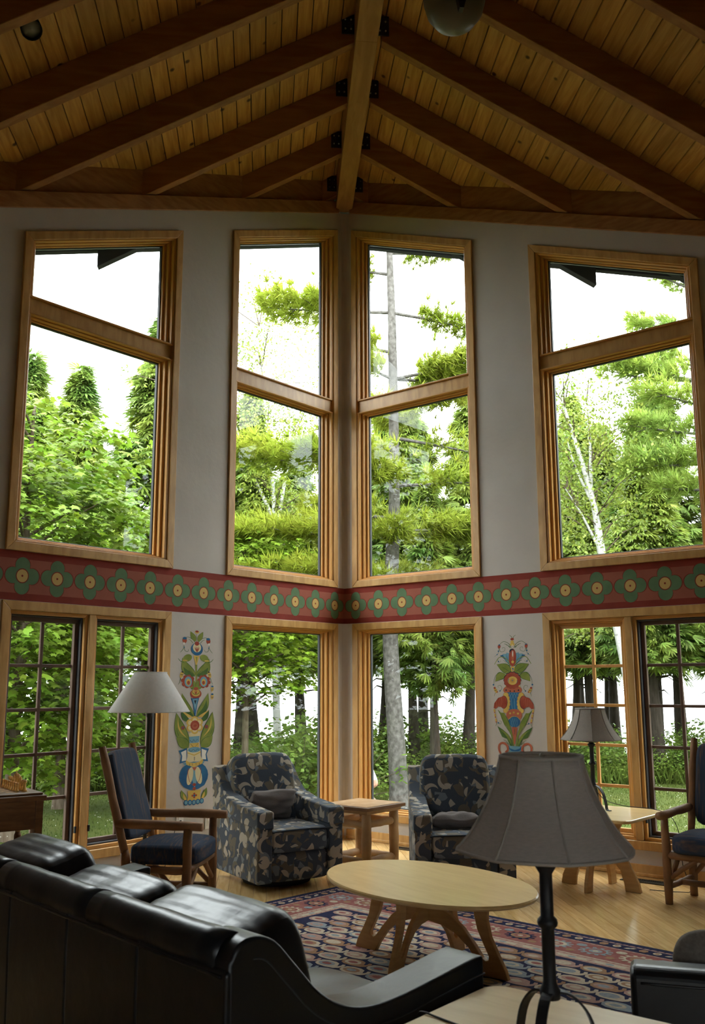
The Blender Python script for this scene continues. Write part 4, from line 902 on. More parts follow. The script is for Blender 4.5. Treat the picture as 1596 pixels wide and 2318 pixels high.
# right: crown flower over a two-handled blue vase
m = Mural(lambda x, y: (2.0605-.0457*(y-120)/2130+(x-440)*.000643, 2.0096-(y-120)*.000554))
A = 440
sym(lambda f: (m.stroke('D', [(f(430), 185), (f(415), 150), (f(385), 128)], 8), m.stroke('D', [(f(415), 340), (f(370), 265), (f(290), 232), (f(225), 270)], 9), m.stroke('D', [(f(400), 330), (f(340), 285), (f(300), 270)], 9), m.stroke('D', [(f(395), 340), (f(355), 295), (f(330), 292)], 7), m.ell('R', f(213), 312, 24, 36, .1), m.ell('B', f(216), 286, 16, 10), m.stroke('D', [(f(215), 345), (f(240), 400), (f(300), 390), (f(310), 340), (f(270), 330), (f(270), 355)], 6), m.stroke('D', [(f(212), 350), (f(195), 430), (f(135), 480)], 6), m.ell('B', f(203), 390, 13, 12), m.ell('B', f(180), 447, 9, 11)), A-3)
m.ell('R', 432, 196, 30, 20); m.ell('Y', 430, 240, 30, 22); m.ell('Y', 433, 282, 40, 28); m.ell('C', 436, 296, 16, 10)
sym(lambda f: (m.leaf('B', f(415), 590, f(225), 465, 105, 40 if f(0) == 0 else -40), m.leaf('A', f(410), 600, f(270), 440, 110, 30 if f(0) == 0 else -30, 'B'), m.leaf('A', f(415), 560, f(335), 415, 80, 10 if f(0) == 0 else -10, 'B'), m.stroke('G', [(f(408), 640), (f(370), 560), (f(290), 495), (f(210), 500), (f(135), 610)], 16), m.stroke('D', [(f(400), 640), (f(350), 575), (f(285), 550)], 8), m.stroke('D', [(f(390), 620), (f(340), 585), (f(310), 585)], 6), m.stroke('D', [(f(190), 525), (f(200), 575), (f(235), 570), (f(235), 545)], 5), m.ell('B', f(203), 563, 10, 11)), A-2)
m.ell('R', 437, 500, 62, 148); m.ell('N', 425, 400, 40, 45); m.ell('R', 437, 510, 56, 135); m.ell('O', 440, 470, 22, 90); m.ell('W', 440, 440, 8, 50); m.petals('Y', 440, 575, 12, 12, 6)
m.poly('Y', [(415, 650), (470, 650), (490, 690), (462, 755), (420, 755), (405, 690)]); m.ell('B', 443, 690, 14, 16); m.ell('B', 443, 722, 8, 8)
sym(lambda f: (m.leaf('G', f(415), 770, f(172), 612, 135, 25 if f(0) == 0 else -25, 'D'), m.stroke('D', [(f(385), 735), (f(320), 690), (f(260), 655)], 9), m.stroke('D', [(f(345), 720), (f(320), 740), (f(300), 735)], 6), m.leaf('G', f(340), 790, f(152), 900, 115, 42 if f(0) == 0 else -42, 'D'), m.stroke('D', [(f(235), 745), (f(165), 790), (f(130), 870), (f(125), 950)], 7), m.ell('B', f(120), 952, 14, 14), m.ell('Y', f(158), 1045, 24, 50, -.5 if f(0) == 0 else .5), m.ell('R', f(140), 1005, 18, 18), m.ell('N', f(158), 1045, 25, 4, -.3), m.ell('R', f(183), 1072, 12, 10), m.stroke('D', [(f(155), 1085), (f(140), 1115), (f(135), 1145)], 6), m.stroke('D', [(f(232), 1055), (f(262), 1010), (f(240), 965), (f(195), 970), (f(205), 1000)], 6), m.ell('B', f(230), 1055, 11, 11)), A)
m.ell('Y', 442, 985, 128, 30); m.petals('O', 442, 1010, 0, 1, 1); 
for k in range(4): m.ell('O', 340+k*66, 1032+18*math.sin(math.pi*(k+.5)/4), 56, 52)
for k in range(4): m.ell('N', 332+k*68, 1030+30*math.sin(math.pi*(k+.5)/4), 11, 13)
m.petals('N', 435, 878, 112, 36, 14); m.petals('R', 435, 884, 108, 34, 14); m.ell('R', 435, 880, 120, 104); m.ell('Y', 438, 885, 80, 70); m.petals('R', 438, 882, 26, 14, 6); m.petals('Y', 438, 882, 26, 10, 6); m.ell('B', 438, 882, 9, 9); m.stroke('B', [(382, 850), (368, 880), (382, 920)], 10); m.stroke('B', [(512, 880), (516, 905), (500, 930)], 8)
m.poly('B', [(320, 1078), (588, 1078), (560, 1120), (545, 1250), (570, 1380), (378, 1380), (395, 1250), (375, 1130)])
for k in range(6): m.stroke('A', [(345+k*40, 1085), (300+k*52+70, 1230), (400+k*40, 1370)], 4); m.stroke('A', [(590-k*40, 1090), (640-k*52-70, 1230), (560-k*40, 1370)], 4)
sym(lambda f: (m.petals('Y', f(330), 1240, 0, 1, 1), [m.ell('O', f(330+28*math.sin(math.pi*k/5)), 1120+k*52, 46, 42) for k in range(6)], [m.ell('Y', f(330+28*math.sin(math.pi*k/5)), 1120+k*52, 42, 38) for k in range(6)], m.ell('N', f(295), 1240, 62, 108), m.ell('R', f(290), 1240, 60, 104), m.poly('R', [(f(290), 1140), (f(200), 1170), (f(135), 1260), (f(125), 1340), (f(165), 1350), (f(200), 1310), (f(290), 1330)]), [m.stroke('O', [(f(250-k*26), 1165+k*18), (f(262-k*30), 1240+k*14), (f(240-k*24), 1320+k*5)], 9) for k in range(4)],
               [m.ell('Y', f(138+k*14), 1380+k*78, 15, 28, -.2 if f(0) == 0 else .2) for k in range(3)], [m.ell('O', f(142+k*14), 1412+k*78, 11, 11) for k in range(3)], m.stroke('D', [(f(195), 1580), (f(240), 1600), (f(255), 1560), (f(225), 1545)], 6), m.stroke('D', [(f(180), 1580), (f(165), 1620), (f(160), 1635)], 6), m.ell('B', f(207), 1583, 11, 13)), 455)
m.ell('O', 465, 1450, 130, 100); m.ell('B', 470, 1555, 95, 95); 
for x, y in ((400, 1422), (458, 1408), (528, 1424)): m.ell('Y', x, y, 17, 17)
m.stroke('Y', [(378, 1520), (420, 1482), (470, 1472), (520, 1482), (562, 1525)], 12)
for k in range(4): m.stroke('A', [(405+k*30, 1500), (440+k*30, 1640)], 4); m.stroke('A', [(530-k*30, 1500), (500-k*30, 1640)], 4)
m.poly('O', [(425, 1650), (470, 1640), (520, 1655), (500, 1800), (480, 1920), (460, 1920), (445, 1800)]); m.stroke('N', [(472, 1680), (476, 1760)], 7)
sym(lambda f: (m.poly('G', [(f(195), 1365), (f(250), 1415), (f(300), 1415), (f(330), 1470), (f(380), 1560), (f(400), 1640), (f(445), 1780), (f(470), 1990), (f(450), 1990), (f(415), 1780), (f(340), 1640), (f(300), 1600), (f(260), 1510), (f(240), 1450)]), m.stroke('D', [(f(200), 1370), (f(255), 1470), (f(310), 1610), (f(420), 1780), (f(455), 1980)], 9), m.stroke('D', [(f(330), 1480), (f(385), 1580), (f(400), 1640)], 6), m.poly('D', [(f(190), 1635), (f(280), 1690), (f(360), 1760), (f(420), 1850), (f(445), 1975), (f(410), 1965), (f(350), 1840), (f(270), 1810), (f(225), 1720)]), m.leaf('G', f(420), 1930, f(240), 1690, 40, 35 if f(0) == 0 else -35), m.stroke('D', [(f(380), 1930), (f(340), 1880), (f(290), 1855)], 8), m.stroke('D', [(f(370), 1925), (f(340), 1900), (f(320), 1900)], 6)), 478)
sym(lambda f: (m.stroke('O', [(f(325), 2060), (f(365), 2010), (f(340), 1935), (f(275), 1905), (f(220), 1945), (f(218), 2030), (f(270), 2120), (f(315), 2200), (f(290), 2260), (f(240), 2240), (f(235), 2200)], 34), m.stroke('R', [(f(330), 2045), (f(355), 2005), (f(335), 1950), (f(275), 1922), (f(235), 1955), (f(234), 2030), (f(285), 2115)], 8)), 480)
m.poly('A', [(378, 1950), (580, 1955), (570, 2030), (600, 2140), (625, 2300), (610, 2420), (560, 2500), (395, 2500), (335, 2420), (325, 2290), (365, 2130), (385, 2030)]); m.poly('B', [(378, 1945), (400, 1990), (478, 2015), (555, 1990), (582, 1945), (575, 2005), (530, 2035), (430, 2035), (385, 2005)])
m.leaf('W', 475, 2050, 475, 2190, 26); m.leaf('W', 410, 2105, 545, 2105, 24); m.ell('R', 473, 2108, 12, 14); m.petals('Y', 473, 2108, 52, 8, 4, .78)
m.build(WL('R'), 'painted_mural', WALLR, 'rosemaled blue two-handled vase with crown of red and blue flowers')
# ================================================================== OUTDOORS
GZ = -.5
def unit(a): return a/np.maximum(np.linalg.norm(a, axis=-1, keepdims=True), 1e-9)
def scatter(tv, tf, pos, fwd, nrm, scale):
    """place template (x right, y forward, z normal) at pos with forward and normal vectors"""
    fwd = unit(fwd); r = unit(np.cross(fwd, nrm)); n = np.cross(r, fwd); tv = np.asarray(tv, float); k = len(tv)
    v = pos[:, None, :] + scale[:, None, None]*(tv[None, :, 0:1]*r[:, None, :] + tv[None, :, 1:2]*fwd[:, None, :] + tv[None, :, 2:3]*n[:, None, :])
    f = np.asarray(tf)[None] + (np.arange(len(pos))*k)[:, None, None]
    return v.reshape(-1, 3), f.reshape(-1, 3)
def join(parts):
    V = []; Fa = []; o = 0
    for v, f in parts: V.append(v); Fa.append(f+o); o += len(v)
    return np.concatenate(V), np.concatenate(Fa)
def fan(outline, zf=lambda x, y: 0.):
    c = np.mean(outline, 0); v = [(c[0], c[1], zf(*c))] + [(x, y, zf(x, y)) for x, y in outline]; n = len(outline)
    return np.array(v), np.array([(0, i+1, (i+1) % n+1) for i in range(n)])
MAPLE_LEAF = fan([(0, 0), (.22, .12), (.50, .10), (.36, .32), (.58, .56), (.28, .56), (.16, .66), (0, 1.0), (-.16, .66), (-.28, .56), (-.58, .56), (-.36, .32), (-.50, .10), (-.22, .12)], lambda x, y: -.25*abs(x)-.12*y*y)
OVAL_LEAF = (np.array([(0, 0, 0), (.3, .45, -.06), (0, 1, -.1), (-.3, .45, -.06)]), np.array([(0, 1, 2), (0, 2, 3)]))
def spray_t():
    v = []; f = []
    for a, l in ((-1.0, .55), (-.6, .8), (-.25, .95), (.1, 1.0), (.4, .9), (.8, .7)):
        o = len(v); s, c = math.sin(a), math.cos(a); b = .25*(1-abs(a)*.3); w = .07
        v += [(s*b*.1-c*w*.3, c*b*.2+s*w*.3, 0), (s*b*.1+c*w*.3, c*b*.2-s*w*.3, 0), (s*l*.6+c*w, c*l*.6-s*w, -.04), (s*l, c*l, -.14), (s*l*.6-c*w, c*l*.6+s*w, -.04)]; f += [(o, o+1, o+2), (o, o+2, o+4), (o+4, o+2, o+3)]
    return np.array(v), np.array(f)
SPRAY = spray_t()
def tuft_t(n=16):
    v = []; f = []; r = random.Random(4)
    for k in range(n):
        a = 2.399*k; t = (k+.5)/n*1.25; d = Vector((math.sin(t)*math.cos(a), math.cos(t), math.sin(t)*math.sin(a)+.1)); l = r.uniform(.75, 1.05); p = d.cross(Vector((r.random(), r.random(), 1))).normalized()*.05; o = len(v)
        v += [tuple(-p), tuple(p), tuple(d*l)]; f.append((o, o+1, o+2))
    return np.array(v), np.array(f)
TUFT = tuft_t()
def tubes_np(paths, n=6):
    V = []; Fa = []; o = 0
    for path, rad in paths:
        mb = MB(); mb.tube(path, rad, n, cap=False); V += mb.v; 
        for q in mb.f: Fa.append((q[0]+o, q[1]+o, q[2]+o)); Fa.append((q[0]+o, q[2]+o, q[3]+o))
        o = len(V)
    return np.array(V), np.array(Fa)
BARK = M('cedar_bark', (.034, .026, .02), .9, .1, c2=(.06, .048, .038), nscale=4, stretch=(6, 6, 1), bump=.5, bscale=12)
BARKB = M('brown_bark', (.085, .06, .04), .9, .1, c2=(.14, .11, .08), nscale=4, stretch=(6, 6, 1), bump=.5, bscale=12)
PBARK = M('grey_pine_bark', (0.065, 0.058, 0.052), .9, .1, c2=(0.150, 0.140, 0.128), nscale=16, stretch=(1, 1, .8), npos=(.35, .75), bump=.7, bscale=16)
WBARK = M('white_birch_bark', (.42, .41, .39), .8, .1, c2=(.06, .055, .05), nscale=5, stretch=(2, 2, 9), npos=(.58, .72), bump=.2, bscale=20)
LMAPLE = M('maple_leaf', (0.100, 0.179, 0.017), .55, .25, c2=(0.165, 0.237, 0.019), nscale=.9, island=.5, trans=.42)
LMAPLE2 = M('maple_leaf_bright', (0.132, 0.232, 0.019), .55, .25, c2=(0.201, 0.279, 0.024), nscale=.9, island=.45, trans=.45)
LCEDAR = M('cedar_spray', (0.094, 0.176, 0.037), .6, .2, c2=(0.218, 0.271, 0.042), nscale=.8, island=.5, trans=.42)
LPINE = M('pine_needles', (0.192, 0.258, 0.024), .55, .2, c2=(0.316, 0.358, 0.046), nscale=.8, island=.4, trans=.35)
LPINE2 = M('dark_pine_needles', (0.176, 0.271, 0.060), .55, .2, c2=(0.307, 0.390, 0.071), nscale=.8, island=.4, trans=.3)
LBIRCH = M('birch_leaf', (0.138, 0.211, 0.035), .5, .3, c2=(0.227, 0.267, 0.041), nscale=.9, island=.45, trans=.4)
LSHRUB = M('shrub_leaf', (0.088, 0.156, 0.025), .55, .25, c2=(0.175, 0.237, 0.037), nscale=1.2, island=.45, trans=.4)
def rnd(n, a, b): return RNG.uniform(a, b, n)
def dirs(n):
    a = rnd(n, 0, 2*math.pi); return np.c_[np.cos(a), np.sin(a), np.zeros(n)]
def leaf_clusters(centers, per, rad, flatt, tpl, size, droop=.35, tilt=.5, axis=None):
    n = len(centers)*per; c = np.repeat(centers, per, 0); off = RNG.normal(0, 1, (n, 3))*[rad, rad, rad*flatt]*.55; pos = c+off
    f = dirs(n); 
    if axis is not None:
        out = pos-axis; out[:, 2] = 0; f = unit(unit(out)+f*.9)
    f[:, 2] -= rnd(n, 0, droop*2); nr = np.c_[rnd(n, -tilt, tilt), rnd(n, -tilt, tilt), np.ones(n)]
    return scatter(*tpl, pos, f, nr, rnd(n, size*.7, size*1.25))
def tree_thing(name, loc, rz, label, group): return thing(name, loc, rz, label, 'tree', group)
# ---- broadleaf tree with layered clusters
def maple(name, loc, h0, h1, rx, ry, ncl, per, lsize, label, mat, group, lean=(0, 0), seed=1, trunk_r=.12, tpl=MAPLE_LEAF, bark=None, flatt=.28, crad=.42):
    t = tree_thing(name, (*loc, GZ), 0, label, group); hm = (h0+h1)/2; hh = (h1-h0)/2
    d = unit(RNG.normal(0, 1, (ncl, 3))); r = RNG.uniform(.25, 1, ncl)**(1/2.2); cen = d*r[:, None]*[rx, ry, hh]+[lean[0], lean[1], hm]
    v, f = leaf_clusters(cen, per, crad, flatt, tpl, lsize, axis=np.array([lean[0], lean[1], 0]))
    k = v[:, 2] > .12; np_mesh('foliage', v, f, mat, t)
    paths = [(smoothpath([(0, 0, -.1), (lean[0]*.3, lean[1]*.3, h0*.8+.3), (lean[0]*.8, lean[1]*.8, hm), (lean[0], lean[1], h1*.93)], 5), list(np.linspace(trunk_r, trunk_r*.2, 16)))]
    np_mesh('trunk', *tubes_np(paths, 10), bark or BARKB, t, smooth=True)
    br = []
    for i in range(0, ncl, max(1, ncl//40)):
        c = cen[i]; b = Vector((lean[0]*.7*(c[2]/h1), lean[1]*.7*(c[2]/h1), max(h0*.6, c[2]-.35*math.hypot(c[0]-lean[0], c[1]-lean[1])-.1)))
        br.append(([b, b.lerp(Vector(c), .5)+Vector((0, 0, .08)), Vector(c)], [.028, .018, .006]))
    np_mesh('branches', *tubes_np(br, 5), bark or BARKB, t, smooth=True); return t
# ---- cedar: tall, narrow, drooping flat sprays, bare lower trunk
def cedar_mesh(h, z0, rad, n, seed):
    nb = 150; per = n//nb; r_ = np.random.default_rng(int(seed*10)+5); P = []; Fw = []; Nr = []
    for i in range(nb):
        q = (i+.5)/nb; z = z0+(h-z0)*q; a = i*2.4+r_.uniform(-.5, .5); l = rad*((1-q)**.85*1.12+.03)*min(1, .55+4*q)*r_.uniform(.35, 1.4)
        u = r_.uniform(.15, 1., per)**.7; d = np.array([math.cos(a), math.sin(a), 0]); sd = np.array([-d[1], d[0], 0]); w_ = r_.normal(0, .16, per)*l*(1.15-u*.6)
        p = u[:, None]*l*d+w_[:, None]*sd; p[:, 2] = z+.25-.42*u*l+.30*u*u*l+r_.normal(0, .13, per); P.append(p)
        Fw.append(d*r_.uniform(.5, 1.2, (per, 1))+sd*np.sign(w_)[:, None]*r_.uniform(0, .9, (per, 1))+np.c_[np.zeros((per, 2)), r_.uniform(-.8, .25, per)]); Nr.append(np.c_[r_.uniform(-.6, .6, (per, 2))+.4*d[:2], np.ones(per)*.9])
    P = np.concatenate(P); v, fc = scatter(*SPRAY, P, np.concatenate(Fw), np.concatenate(Nr), r_.uniform(.16, .46, len(P))); return v, fc
CED = []
for k, (h, z0, rad, n) in enumerate(((9.4, 2.7, 1.5, 5600), (8.4, 2.6, 1.3, 5000), (10.2, 2.9, 1.65, 6000))):
    t = tree_thing('cedar_tree', (0, 0, GZ), 0, '', 'lakeside cedars')
    np_mesh('foliage', *cedar_mesh(h, z0, rad, n, k*1.7), LCEDAR, t)
    wob = [(0, 0, -.2), (.03, .02, 1), (-.04+.05*k, .03, 2.4), (.05-.06*k, 0, 4.5), (0, 0, h-.3)]
    np_mesh('trunk', *tubes_np([(smoothpath(wob, 5), [.30, .24]+list(np.linspace(.19, .03, 19)))], 10), BARK, t, smooth=True)
    br = []
    for i in range(26):
        a = i*2.4; z = z0-.5+(h-z0)*.8*i/26; l = rad*.7*(1-i/34); br.append(([(0, 0, z), (l*.5*math.cos(a), l*.5*math.sin(a), z+.05), (l*math.cos(a), l*math.sin(a), z-.18)], [.03, .02, .006]))
    np_mesh('branches', *tubes_np(br, 4), BARK, t); CED.append(t)
SPOTS = [(-7.22, 15.04), (-5.77, 13.32), (-5.22, 15.46), (-3.49, 10.67), (-3.01, 14.74), (-1.35, 10.32), (-1.04, 11.33), (.05, 12.8), (1.1, 15.76), (1.88, 11.66), (2.17, 12.22), (2.45, 10.57), (2.84, 11.72), (2.68, 9.31), (3.51, 10.37), (5.0, 14.3), (6.1, 15.2), (7.29, 14.52), (7.79, 15.41), (7.4, 13.42), (8.42, 15.18), (8.28, 14.17), (7.68, 10.1), (7.89, 10.7), (8.96, 11.73), (9.6, 10.68), (10.6, 12.2), (12.5, 8.5), (13.2, 5.2), (12.8, 2.0), (14.2, -.6), (-9.4, 12.2), (-10.2, 8.6), (-10.8, 5.4), (-10.6, 2.2), (-11.5, -.8)]
SZ = {0: 1.12, 1: 1.13, 2: .8, 3: 1.06, 5: .8, 6: .84, 7: .9, 9: .9, 11: .8, 13: .72, 14: .86}
ordn = 'first second third fourth fifth sixth seventh eighth ninth tenth eleventh twelfth thirteenth fourteenth fifteenth sixteenth seventeenth eighteenth nineteenth twentieth'.split() + ['twenty-first', 'twenty-second', 'twenty-third', 'twenty-fourth', 'twenty-fifth', 'twenty-sixth', 'twenty-seventh', 'twenty-eighth', 'twenty-ninth', 'thirtieth', 'thirty-first', 'thirty-second', 'thirty-third', 'thirty-fourth', 'thirty-fifth', 'thirty-sixth']
rt = random.Random(8)
order = sorted(range(len(SPOTS)), key=lambda i: (SPOTS[i][0]+.87)/(SPOTS[i][1]+10.2))
for rank, i in enumerate(order):
    src = CED[i % 3] if i > 2 else None
    o = CED[i] if i < 3 else copy_tree(src)
    s = SZ.get(i, rt.uniform(.8, .95)); o.location = (*SPOTS[i], GZ); o.scale = (s*rt.uniform(.9, 1.05), s, s); o.rotation_euler = (rt.uniform(-.03, .03), rt.uniform(-.05, .05), rt.uniform(0, 6.28))
    tag(o, 'dark-trunked cedar beyond the lawn, %s tree from the left in the cedar row' % ordn[rank], 'tree', 'lakeside cedars')
# ---- white pine with layered boughs
def pine(name, loc, trunkpts, r0, boughs, label, mat, group, per=130, bark=PBARK):
    t = tree_thing(name, (*loc, GZ), 0, label, group); tp = [Vector(p)-Vector((*loc, GZ)) for p in smoothpath(trunkpts, 6)]; n = len(tp)
    np_mesh('trunk', *tubes_np([(tp, [r0*(1.25 if i == 0 else 1)*(1-.78*i/n) for i in range(n)])], 14), bark, t, smooth=True)
    br = []; pos = []; fw = []
    for (z, a, l, dz, dens) in boughs:
        i = min(range(n), key=lambda j: abs(tp[j].z+GZ-z)); b = tp[i]; d = Vector((math.cos(a), math.sin(a), 0)); side = Vector((-d.y, d.x, 0))
        pts = [b, b+d*l*.35+Vector((0, 0, dz*.25)), b+d*l*.7+Vector((0, 0, dz*.55)), b+d*l+Vector((0, 0, dz))]; br.append((pts, [.035, .026, .016, .005]))
        m = int(per*dens*l)
        for q in range(m):
            u = RNG.uniform(.3, 1.05); w_ = RNG.normal(0, 1)*.26*l*(1.1-u*.6); c = b+d*l*u+side*w_+Vector((0, 0, dz*u**1.3+RNG.normal(0, .07)+.05))
            pos.append(tuple(c)); e = (d*RNG.uniform(.2, 1)+side*math.copysign(RNG.uniform(.1, .9), w_)+Vector((0, 0, RNG.uniform(-.05, .6)))); fw.append(tuple(e))
        for q in range(3):
            u = .4+.18*q; sg = 1 if q % 2 else -1; p0 = b+d*l*u+Vector((0, 0, dz*u)); br.append(([p0, p0+d*l*.12+side*sg*.25*l], [.012, .004]))
    pos = np.array(pos); m = len(pos); v, f = scatter(*TUFT, pos, np.array(fw), np.c_[rnd(m, -.3, .3), rnd(m, -.3, .3), np.ones(m)], rnd(m, .15, .27))
    np_mesh('needles', v, f, mat, t); np_mesh('branches', *tubes_np(br, 5), bark, t, smooth=True); return t
bg_ = []
for z, a, l, dz, de in ((9.4, 0.1, 1.2, .1, 1.1), (9.6, 3.4, .9, .1, 1.2), (9.9, 1.7, .8, .2, 1), (8.9, 3.0, .9, .2, 1.), (8.3, -.1, 1.6, -.45, 1.), (8.3, 3.05, 2.3, .1, 1.3), (7.4, 3.3, 1.1, .1, 1.2), (7.2, -.2, 1.5, .35, 1.7), (7.0, .25, 1.4, .1, 1.4), (6.9, 3.5, .8, .3, 1.4), (6.6, -.1, 1.3, .2, 1.2), (6.6, 3.9, .7, -.2, 1.4), (6.0, .15, 1.9, -.3, .5), (5.5, 3.2, 1.0, .2, 1.2), (5.2, 3.05, 2.8, .15, 1.7), (5.3, 3.6, 1.7, .1, 1.4), (5.0, -.3, 2.0, .0, .9), (4.9, 4.2, 1.0, .1, 1.7), (4.4, 3.3, 1.5, .1, 1.6), (4.1, 3.0, 2.9, -.05, 1.8), (4.1, -.25, 1.9, .05, 1.6), (4.2, .3, 1.7, 0, 1.3), (3.9, 4.6, .8, .1, 1.6), (3.4, 3.15, 2.6, -.15, 1.4), (3.3, -.2, 1.6, -.2, 1.1), (3.2, 4.0, .9, 0, 1.7), (3.0, 2.9, 1.9, -.2, 1.2), (2.9, -.6, .9, -.1, 1.3), (2.8, .2, 1.3, -.1, .6), (6.2, 1.5, 1.2, 0, 1), (4.6, 1.6, 1.6, 0, 1), (3.6, 1.4, 1.5, 0, 1)): bg_.append((z, a, l, dz, de))
pine('white_pine', (1.426, 5.974), [(1.426, 5.974, -.6), (1.39, 5.98, .46), (1.30, 5.99, 2.4), (1.36, 5.98, 4.), (1.40, 5.98, 5.), (1.39, 5.98, 7.9), (1.36, 5.98, 9.4), (1.37, 5.98, 10.6)], .17, bg_, 'tall white pine with grey trunk right outside the corner window', LPINE, 'white pines')
rp_ = random.Random(12); bg_ = [(z, math.pi+rp_.uniform(-.7, .5), l, dz, 1.2) for z, l, dz in ((9.6, .8, .35), (9.2, 1.0, .3), (8.8, 1.1, .45), (8.2, 1.4, .4), (7.6, 1.5, .25), (7.3, 1.7, .5), (6.9, 2.0, .45), (6.5, 1.5, .2), (6.2, 1.8, .1), (5.7, 1.5, .1), (5.3, 1.8, -.1), (4.8, 1.3, .0))] + [(z, rp_.uniform(-1.5, 1.5), 1.5, .2, 1) for z in (9, 8.3, 7.6, 7, 6.4, 5.8, 5.2)]
pine('white_pine', (7.5, 5.95), [(7.5, 5.95, -.6), (7.5, 5.95, 2), (7.45, 5.95, 5), (7.4, 5.95, 8), (7.35, 5.95, 10.2)], .18, bg_, 'white pine with dark boughs reaching into the far right upper window', LPINE2, 'white pines', per=75)
# ---- birches
def birch(loc, stems, label, ncl, per, zc, rad, seed):
    t = tree_thing('birch_tree', (*loc, GZ), 0, label, 'birches'); o = Vector((*loc, GZ)); P = []; tips = []
    for pts, r0, r1 in stems:
        pp = [Vector(p)-o for p in smoothpath(pts, 5)]; P.append((pp, list(np.linspace(r0, r1, len(pp))))); tips += pp[len(pp)//2:]
    np_mesh('trunk', *tubes_np(P, 10), WBARK, t, smooth=True)
    cen = np.array([tips[RNG.integers(len(tips))]+Vector(RNG.normal(0, 1, 3)*[rad, rad, rad*1.0]) for _ in range(ncl)]); cen[:, 2] = np.maximum(cen[:, 2], zc-GZ)
    v, f = leaf_clusters(cen, per, .34, .8, OVAL_LEAF, .075, droop=.6, tilt=.9); np_mesh('foliage', v, f, LBIRCH, t)
    br = []
    for i in range(0, ncl, 5):
        c = Vector(cen[i]); b = min(tips, key=lambda q: (q-c).length+abs(q.z-c.z+.5)); br.append(([b, b.lerp(c, .6)+Vector((0, 0, .1)), c], [.016, .010, .003]))
    np_mesh('branches', *tubes_np(br, 4), BARKB, t); return t
birch((5.79, 6.56), [([(5.79, 6.56, -.6), (5.76, 6.57, .23), (5.71, 6.58, 1.46), (5.57, 6.64, 2.57), (5.37, 6.71, 3.88), (5.29, 6.75, 4.81), (5.12, 6.81, 5.67), (4.93, 6.87, 6.46), (4.8, 6.9, 7.0)], .12, .02), ([(5.42, 6.69, 3.6), (5.36, 6.74, 4.4), (5.26, 6.76, 5.06), (5.27, 6.75, 6.09), (5.25, 6.76, 6.9)], .06, .015), ([(5.35, 6.72, 4.0), (5.05, 6.8, 4.7), (4.8, 6.9, 5.2)], .03, .01), ([(5.3, 6.75, 4.8), (5.0, 6.85, 5.6), (4.88, 6.89, 6.12)], .035, .01)], 'birch with several white stems outside the far right upper window', 210, 44, 2.7, .62, 1)
birch((-.52, 9.83), [([(-.52, 9.83, -.6), (-.53, 9.83, .05), (-.59, 9.83, 1.47), (-.63, 9.83, 2.75), (-.65, 9.83, 4.82), (-.79, 9.83, 6.76), (-1.01, 9.83, 8.77), (-1.05, 9.83, 9.4)], .10, .012), ([(-.65, 9.83, 4.6), (-.4, 9.8, 6.2), (-.2, 9.8, 7.6)], .05, .01), ([(-.66, 9.83, 5.0), (-1.3, 9.8, 6.4), (-1.6, 9.8, 7.4)], .045, .01)], 'slender birch with thin airy crown left of the corner', 300, 40, 2.8, .75, 2)
birch((5.05, 9.1), [([(5.05, 9.1, -.6), (4.98, 9.1, 1.0), (4.93, 9.1, 2.6), (4.9, 9.1, 4.2)], .14, .05)], 'white birch trunk seen through the near panes of the right casement', 60, 40, 2.6, .6, 3)
# ---- maples
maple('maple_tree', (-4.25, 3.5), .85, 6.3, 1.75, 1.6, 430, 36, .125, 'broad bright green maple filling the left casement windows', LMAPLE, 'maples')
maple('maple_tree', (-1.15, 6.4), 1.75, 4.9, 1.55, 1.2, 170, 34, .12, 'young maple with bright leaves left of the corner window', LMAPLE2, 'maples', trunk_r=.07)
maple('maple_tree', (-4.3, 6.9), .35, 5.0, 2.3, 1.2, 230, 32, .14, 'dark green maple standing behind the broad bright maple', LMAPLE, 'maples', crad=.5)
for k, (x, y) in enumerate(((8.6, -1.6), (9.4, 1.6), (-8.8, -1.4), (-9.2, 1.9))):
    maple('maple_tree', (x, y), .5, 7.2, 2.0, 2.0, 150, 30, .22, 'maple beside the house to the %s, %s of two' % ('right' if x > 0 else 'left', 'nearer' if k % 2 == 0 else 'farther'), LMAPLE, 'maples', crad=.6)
# ---- undergrowth shrubs along the lake edge
SH = []
for k in range(2):
    t = thing('lakeside_shrub', (0, 0, GZ), 0, '', 'shrub', 'shrubs along the lake edge')
    n = 75; cen = np.c_[RNG.normal(0, .5, n), RNG.normal(0, .35, n), rnd(n, .15, 1.0)]; cen[:, 2] *= 1.15-.5*np.minimum(1, np.abs(cen[:, 0]))
    v, f = leaf_clusters(cen, 26, .26, .8, OVAL_LEAF, .11 if k else .085, droop=.3, tilt=.8); np_mesh('foliage', v, f, LSHRUB, t)
    br = [([(0, 0, 0), tuple(c*.55), tuple(c)], [.012, .008, .003]) for c in cen[::4]]; np_mesh('stems', *tubes_np(br, 4), BARKB, t); SH.append(t)
sx = -11.; i = 0; pts = []
while sx < 14:
    pts.append((sx, rt.uniform(10.2, 11.2)+.12*abs(sx-2)*.0)); sx += rt.uniform(.75, 1.1)
    if i % 2: pts.append((sx-.4, rt.uniform(12, 13.4)))
    i += 1
for q in range(26): pts.append((-10+q*.92+rt.uniform(-.2, .2), rt.uniform(9.55, 10.1)))
pts += [(-.2, 6.9), (.55, 7.4), (-.75, 7.6)]
